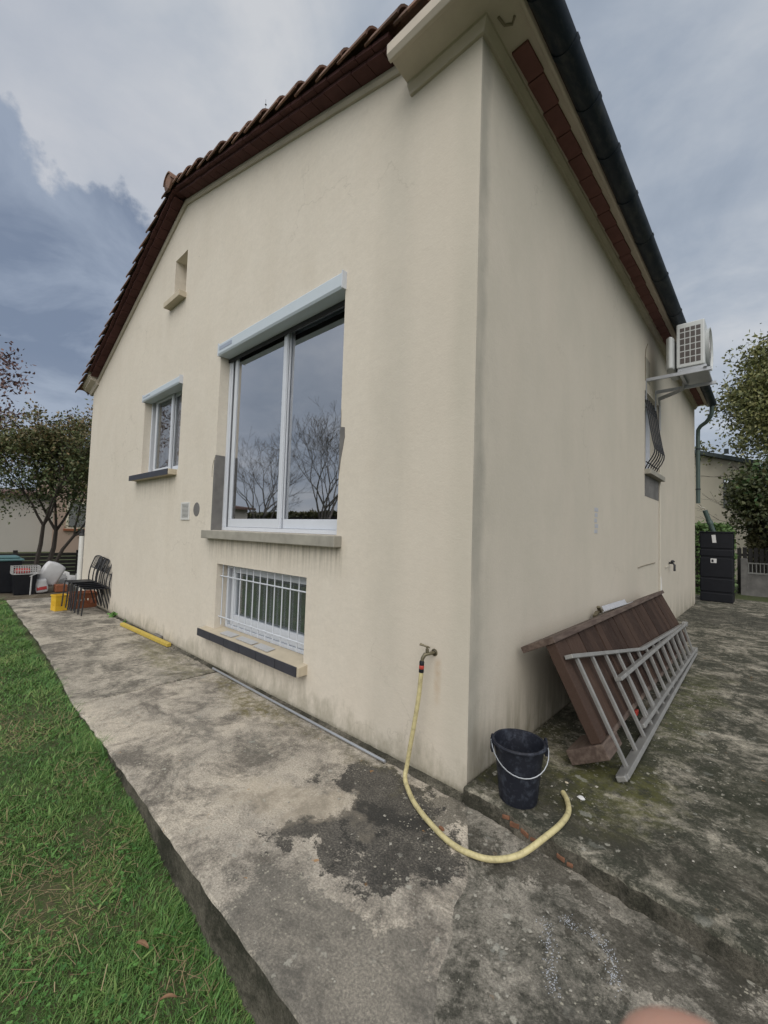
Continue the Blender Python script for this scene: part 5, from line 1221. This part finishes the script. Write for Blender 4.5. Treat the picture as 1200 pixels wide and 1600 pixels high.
# far neighbour right
nr = thing('neighbour_house', 'cream two-storey neighbour house behind the black tank', 'house', (-2, 24, 0))
a = MB(); a.add([(-9, 21, -.2), (.65, 21, -.2), (.65, 30, -.2), (-9, 30, -.2), (-9, 21, 8.1), (.65, 21, 4.95), (.65, 30, 4.95), (-9, 30, 8.1)], [(0, 1, 5, 4), (1, 2, 6, 5), (2, 3, 7, 6), (3, 0, 4, 7)]); part('wall', a, M['far_wall'], nr)
a = MB(); sl1 = (8.1-4.95)/9.65
a.obox(((-9+1.0)/2, 25.4, (8.1+4.95-.1)/2+.08), ((1, 0, -sl1), (0, 1, 0), (sl1, 0, 1)), (5.3, 4.8, .08)); rf2 = part('roof', a, M['far_roof_dark'], nr)
a = MB(); a.box((-.05, 20.3, 5.36), (.1, 20.45, 5.55)); part('roof_vent', a, M['far_roof_dark'], rf2)
a = MB(); a.box((-.12, 20.95, 3.1), (.10, 21.0, 4.35)); wq = part('window', a, M['far_roof_dark'], nr)
a = MB(); a.box((-.08, 20.93, 3.16), (.06, 20.948, 4.29)); part('pane', a, M['glass'], wq)

# ================================================================ LAWN BLADES, WEEDS, DEBRIS
def sm(f): return f*f*(3-2*f)
def lz(x): 
    f = np.clip((x+2.6)/2.6, 0, 1); return -.035-.19*sm(f)
def fedge(x): return -1.12-.28*np.clip((x+9.9)/9.9, 0.0001, 1)**.6
def clumpn(x, y, s, ph):
    return (np.sin(x*s+ph)*np.cos(y*s*1.3+ph*2)+np.sin(x*s*2.3+y*s*1.7+ph*3)*.6+np.cos(y*s*3.1-x*s*1.1+ph)*.4)/2
def blades(n, xr, ymin, hgt, wid, seed):
    rg = np.random.default_rng(seed)
    x = rg.uniform(*xr, n); y = ymin+(fedge(x)-ymin)*rg.random(n)**.85
    z = lz(x)-.01
    cl = clumpn(x, y, 5.0, seed)+rg.normal(0, .25, n); edge = np.exp(-(fedge(x)-y)/.10)
    h = hgt*(1+.5*cl+1.3*edge*np.clip(.5+clumpn(x, y, 7.0, 1.3), 0, 1.4))*rg.uniform(.5, 1.3, n); h = np.clip(h, .012, .2)
    az = rg.uniform(0, 2*np.pi, n)+clumpn(x, y, 2.2, 3)*2; ln = rg.uniform(.25, 1.25, n)*h; eg = (edge > .35) & (rg.random(n) < .5); az = np.where(eg, np.pi/2+rg.normal(0, .7, n), az); ln = np.where(eg, ln*1.3, ln)
    h = h*np.clip(1-.55*np.clip(clumpn(x, y, 3.3, 2.2)*1.4-.2, 0, 1), .3, 1); dx, dy = np.cos(az), np.sin(az); px, py = -dy, dx; w_ = wid*rg.uniform(.6, 1.4, n)
    def pt(t_, s_):
        return np.stack([x+dx*ln*t_**1.8+px*w_*s_, y+dy*ln*t_**1.8+py*w_*s_, z+h*(t_-.25*t_*t_)], 1)
    V = np.stack([pt(0, -.5), pt(0, .5), pt(.5, .42), pt(.5, -.42), pt(1, .05), pt(1, -.05)], 1).reshape(-1, 3)
    b = np.arange(n)*6; F = np.concatenate([np.stack([b, b+1, b+2, b+3], 1), np.stack([b+3, b+2, b+4, b+5], 1)])
    dry = np.clip(clumpn(x, y, 3.3, 2.2)*1.4-.35, 0, 1); tone = np.clip(.40+.25*cl+.45*dry+rg.normal(0, .2, n), 0, 1); h = h*(1-.4*dry); T = np.repeat(tone, 6)
    return V, F, T
parts_ = [blades(115000, (-2.6, 1.6), -2.75, .034, .0036, 1), blades(85000, (-10.6, -2.6), -3.0, .038, .006, 2), blades(12000, (-10.4, 2.6), -4.5, .05, .010, 3)]
VV = []; FF = []; TT = []; o_ = 0
for V, F, T in parts_: VV.append(V); FF.append(F+o_); TT.append(T); o_ += len(V)
g_ = leafmesh('grass', np.concatenate(VV), np.concatenate(FF), np.concatenate(TT), M['grass'], origin=(-4, -2, 0)); tag(g_, 'green lawn grass beside the concrete path', 'grass', kind='stuff')
# straw
n = 11000; rg = np.random.default_rng(8)
x = rg.uniform(-10, 1.4, n)*1.0; x[:7500] = rg.uniform(-3.4, 1.0, 7500); y = -2.8+(fedge(x)+2.75)*rg.random(n); k = (clumpn(x, y, 3.3, 2.2)+rg.normal(0, .3, n)) > .1
x, y = x[k], y[k]; n = len(x); az = rg.uniform(0, 6.28, n); L = rg.uniform(.015, .09, n)**1.0; w_ = rg.uniform(.0005, .0017, n); z = lz(x)+rg.uniform(.012, .045, n); dz = rg.normal(0, .022, n)
d = np.stack([np.cos(az)*L, np.sin(az)*L, dz], 1); pz = np.stack([-np.sin(az)*w_, np.cos(az)*w_, np.zeros(n)], 1); P = np.stack([x, y, z], 1)
V = np.stack([P-pz, P+pz, P+d+pz, P+d-pz], 1).reshape(-1, 3)
st_ = leafmesh('straw', V, np.arange(4*n).reshape(n, 4), np.repeat(rg.random(n), 4), M['straw'], origin=(-3, -2, 0)); tag(st_, 'dry straw blades scattered over the lawn', 'straw', kind='stuff')
# clover and broad-leaved weeds
rg = np.random.default_rng(14); cs = []
for (cx_, cy_, r_, m_) in [(-.95, -1.62, .13, 90), (-1.3, -1.75, .12, 60), (-.55, -1.58, .10, 60), (-.9, -1.98, .18, 130), (-1.9, -1.6, .15, 60), (-2.5, -1.75, .2, 60), (-.3, -1.75, .16, 90), (-1.6, -1.85, .2, 90), (-4, -1.6, .4, 60), (-.62, -1.9, .12, 70), (.2, -1.8, .25, 80), (-1.15, -1.5, .07, 40)]:
    a = rg.uniform(0, 6.28, m_); rr = r_*np.sqrt(rg.random(m_)); cs.append(np.stack([cx_+rr*np.cos(a), np.minimum(cy_+rr*np.sin(a), fedge(cx_+rr*np.cos(a))-.01), np.zeros(m_)], 1))
cs = np.concatenate(cs); cs[:, 2] = lz(cs[:, 0])+rg.uniform(.02, .05, len(cs))
cs = cs[rg.random(len(cs)) < .55]
V = []; T = []
for c_ in cs:
    s_ = rg.uniform(.005, .011); a0 = rg.uniform(0, 6.28); tn_ = rg.random()
    for j in range(3):
        a = a0+j*2.09; u_ = np.array([math.cos(a), math.sin(a), rg.uniform(-.1, .35)]); v_ = np.array([-math.sin(a), math.cos(a), rg.uniform(-.2, .2)])
        V += [c_, c_+u_*s_*.6+v_*s_*.62, c_+u_*s_*1.25, c_+u_*s_*.6-v_*s_*.62]; T += [tn_]*4
V = np.array(V); cl_ = leafmesh('clover', V, np.arange(len(V)).reshape(-1, 4), np.array(T), M['clover'], origin=(-1, -1.8, 0)); tag(cl_, 'clover and small weeds in the lawn next to the path', 'clover', kind='stuff')
# brown dead leaves
def dead_leaf(x, y, z, L, wd, az, label):
    a = MB(); n_ = 7; vs = []
    for i in range(n_):
        t_ = i/(n_-1); w_ = wd*math.sin(math.pi*min(1, .06+t_*.92))**.8
        for s_ in (-1, 0, 1):
            px_ = (t_-.5)*L; py_ = s_*w_*.5; vs.append((x+px_*math.cos(az)-py_*math.sin(az), y+px_*math.sin(az)+py_*math.cos(az), z-.012+.006*abs(s_)+.012*math.sin(t_*3)))
    fs = [(3*i+s_, 3*i+s_+1, 3*i+s_+4, 3*i+s_+3) for i in range(n_-1) for s_ in (0, 1)]
    a.add(vs, fs); o = part('dead_leaf', a, M['dead_leaf'], origin=(x, y, z), smooth=True); sd_ = o.modifiers.new('t', 'SOLIDIFY'); sd_.thickness = .0012
    tag(o, label, 'leaf')
M['dead_leaf'] = plain('dead_leaf', (0.22, 0.125, 0.07), 0.85, var=0.3, scale=40)
dead_leaf(-.36, -1.80, lz(np.array([-.36]))[0]+.05, .095, .014, 1.1, 'long curled brown leaf lying on the grass, nearest the bottom')
dead_leaf(-.30, -1.60, lz(np.array([-.30]))[0]+.06, .06, .012, .9, 'short brown leaf on the grass close to the path edge')
dead_leaf(-.58, -1.60, lz(np.array([-.58]))[0]+.05, .07, .020, .4, 'wide orange-brown leaf in the grass beside the path')
# pebbles and crumbs on the concrete
n = 420; rg = np.random.default_rng(23); pb = MB()
for i in range(n):
    if i < 180: x_, y_, z_ = rg.uniform(-1.0, 1.4), rg.uniform(-1.3, -.12), .0; 
    elif i < 320: x_, y_, z_ = rg.uniform(.05, 1.5), rg.uniform(-.02, 2.2), .10
    else: x_, y_, z_ = rg.uniform(-6, -.3), -abs(rg.normal(0, .05))-.03, 0.0
    s_ = abs(rg.normal(.0025, .003))+.0015; s_ = min(s_, .010)
    m_ = Matrix.Rotation(rg.uniform(0, 6.28), 3, 'Z') @ Matrix.Rotation(rg.uniform(-.4, .4), 3, 'X')
    vs = [m_ @ Vector((s_*a[0]*rg.uniform(.8, 1.5), s_*a[1]*rg.uniform(.7, 1.2), s_*a[2]*.6)) for a in ((1, 0, 0), (0, 1, 0), (-1, 0, 0), (0, -1, 0), (0, 0, 1), (0, 0, -1))]
    c_ = Vector((x_, y_, z_+s_*.4)); pb.add([c_+v for v in vs], [(0, 1, 4), (1, 2, 4), (2, 3, 4), (3, 0, 4), (1, 0, 5), (2, 1, 5), (3, 2, 5), (0, 3, 5)])
pbo = part('pebbles', pb, M['sill_cement']); tag(pbo, 'small stones and crumbs scattered on the concrete', 'pebbles', kind='stuff')
def stone(x, y, z, s, mat, label):
    a = MB(); RS_ = random.Random(int(x*1000)+7); prof = [(.001, -.3*s), (s*.8, -.2*s), (s, .05*s), (s*.75, .4*s), (.001, .5*s)]
    a.lathe((x, y, z+.2*s), prof, 9, (RS_.uniform(-.1, .1), .05, 1), 1.0, RS_.uniform(.6, .8)); a.v = [(p[0]+RS_.gauss(0, s*.06), p[1]+RS_.gauss(0, s*.06), p[2]) for p in a.v]
    o = part('stone', a, mat, origin=(x, y, z), smooth=True); tag(o, label, 'stone')
stone(.555, .33, .10, .022, M['paper'], 'small white pebble on the driveway just behind the hose end')
stone(.045, -.33, .0, .020, M['brick_orange'], 'small orange stone lying inside the curve of the hose')
stone(.44, .43, .10, .012, M['sill_beige'], 'tiny beige pebble between the bucket and the ladder foot')
# weeds at the wall foot
def tuft(x, y, z, h, n_, seed, label):
    rg_ = np.random.default_rng(seed); pts = rg_.normal(0, 1, (n_, 3))*np.array([h*.5, h*.3, h*.3])+np.array([x, y, z+h*.5]); pts[:, 1] = np.minimum(pts[:, 1], -.01)
    t_ = thing('weed', label, 'weed', (x, y, z)); leaves([tuple(p) for p in pts], 2, h*.1, h*.35, M['clover'], 'leaves', t_, seed=seed)
tuft(-6.95, -.04, 0, .09, 30, 1, 'small green weed at the wall foot right of the chairs')
tuft(-6.35, -.03, 0, .045, 16, 2, 'tiny green weed at the wall foot by the yellow batten end')
# chalk smears on the lower slab
RS = random.Random(2)
for pl, lb_ in zip(([(.66, -.47), (.72, -.56), (.76, -.66), (.80, -.73)], [(.80, -.385), (.88, -.41), (.93, -.47), (.935, -.55)], [(.72, -.40), (.75, -.42)]), ('faint whitish chalk line running toward the bottom edge, left of the curved one', 'curved whitish chalk smear on the lower concrete at the bottom right', 'tiny chalk dab between the two longer chalk smears')):
    ch = MB()
    q_ = crv([(x, y, 0) for x, y in pl], 9)
    for p in q_:
        for k in range(11):
            if RS.random() < .35: continue
            x_, y_ = p.x+RS.gauss(0, .014), p.y+RS.gauss(0, .014); s_ = RS.uniform(.0008, .0032); a_ = RS.uniform(0, 3)
            ch.add([(x_+s_*math.cos(a_+i*2.09), y_+s_*math.sin(a_+i*2.09)*1.2, .0012) for i in range(3)], [(0, 1, 2)])
    tag(part('chalk_mark', ch, M['chalk'], origin=(pl[0][0], pl[0][1], 0)), lb_, 'chalk mark', 'chalk smears on the concrete')

# ================================================================ PHOTOGRAPHER'S HAND just under the lens
def hand():
    tipc = CAM + (cf*658.175 + cr*(1040-600) - cu*(1554-800))*(.072/658.175)
    def P(r, u, f): return tipc + cr*r + cu*u + cf*f       # right, up, forward offsets in metres (its own little frame)
    V = []; E_ = []; Rr = []
    def v(p, r, par=None):
        V.append(p); Rr.append(r); i = len(V)-1
        if par is not None: E_.append((par, i))
        return i
    wrist = v(P(-.02, -.200, -.070), .026); pc = v(P(-.015, -.150, -.060), .027, wrist); pk = v(P(-.012, -.112, -.052), .020, pc)
    k = v(P(-.004, -.085, -.045), .0115, pk); a_ = v(P(0, -.052, -.028), .0098, k); b_ = v(P(.001, -.022, -.012), .0112, a_); v(P(0, -.002, 0), .0108, b_)
    for j, (r0, l) in enumerate(((.018, 1.0), (.038, .95), (.056, .78))):
        k = v(P(r0, -.092-.006*j, -.052), .0112-.0007*j, pk if j == 0 else kk); kk = k
        a_ = v(P(r0+.001, -.070-.012*j, -.030-.004*j), .0095-.0006*j, k); b_ = v(P(r0-.001, -.080-.010*j, -.010-.005*j), .0086-.0006*j, a_); v(P(r0-.004, -.100-.008*j, -.008-.006*j), .0076-.0006*j, b_)
    t1 = v(P(-.045, -.140, -.045), .015, pc); t2_ = v(P(-.062, -.112, -.030), .0115, t1); v(P(-.066, -.085, -.022), .0095, t2_)
    bm = bmesh.new(); sk = bm.verts.layers.skin.verify(); vs = []
    for p, r in zip(V, Rr):
        q = bm.verts.new(p-tipc); q[sk].radius = (r, r); vs.append(q)
    vs[0][sk].use_root = True
    for a, b in E_: bm.edges.new((vs[a], vs[b]))
    me = bpy.data.meshes.new('hand'); bm.to_mesh(me); bm.free()
    o = bpy.data.objects.new('hand', me); COL.objects.link(o); o.location = tipc
    o.modifiers.new('s', 'SKIN').use_smooth_shade = True; m = o.modifiers.new('d', 'SUBSURF'); m.levels = m.render_levels = 2
    t = MT('skin', .5); t.col(t.mix(t.noise(60, 4), (.50, .27, .20), (.60, .34, .26))); t.b.inputs['Subsurface Weight'].default_value = .15; t.b.inputs['Subsurface Radius'].default_value = (.01, .004, .002)
    t.bump(t.noise(900, 3), .1, .0005); me.materials.append(t.m)
    tag(o, 'out of focus fingertip of a hand at the very bottom edge', 'hand')
hand()
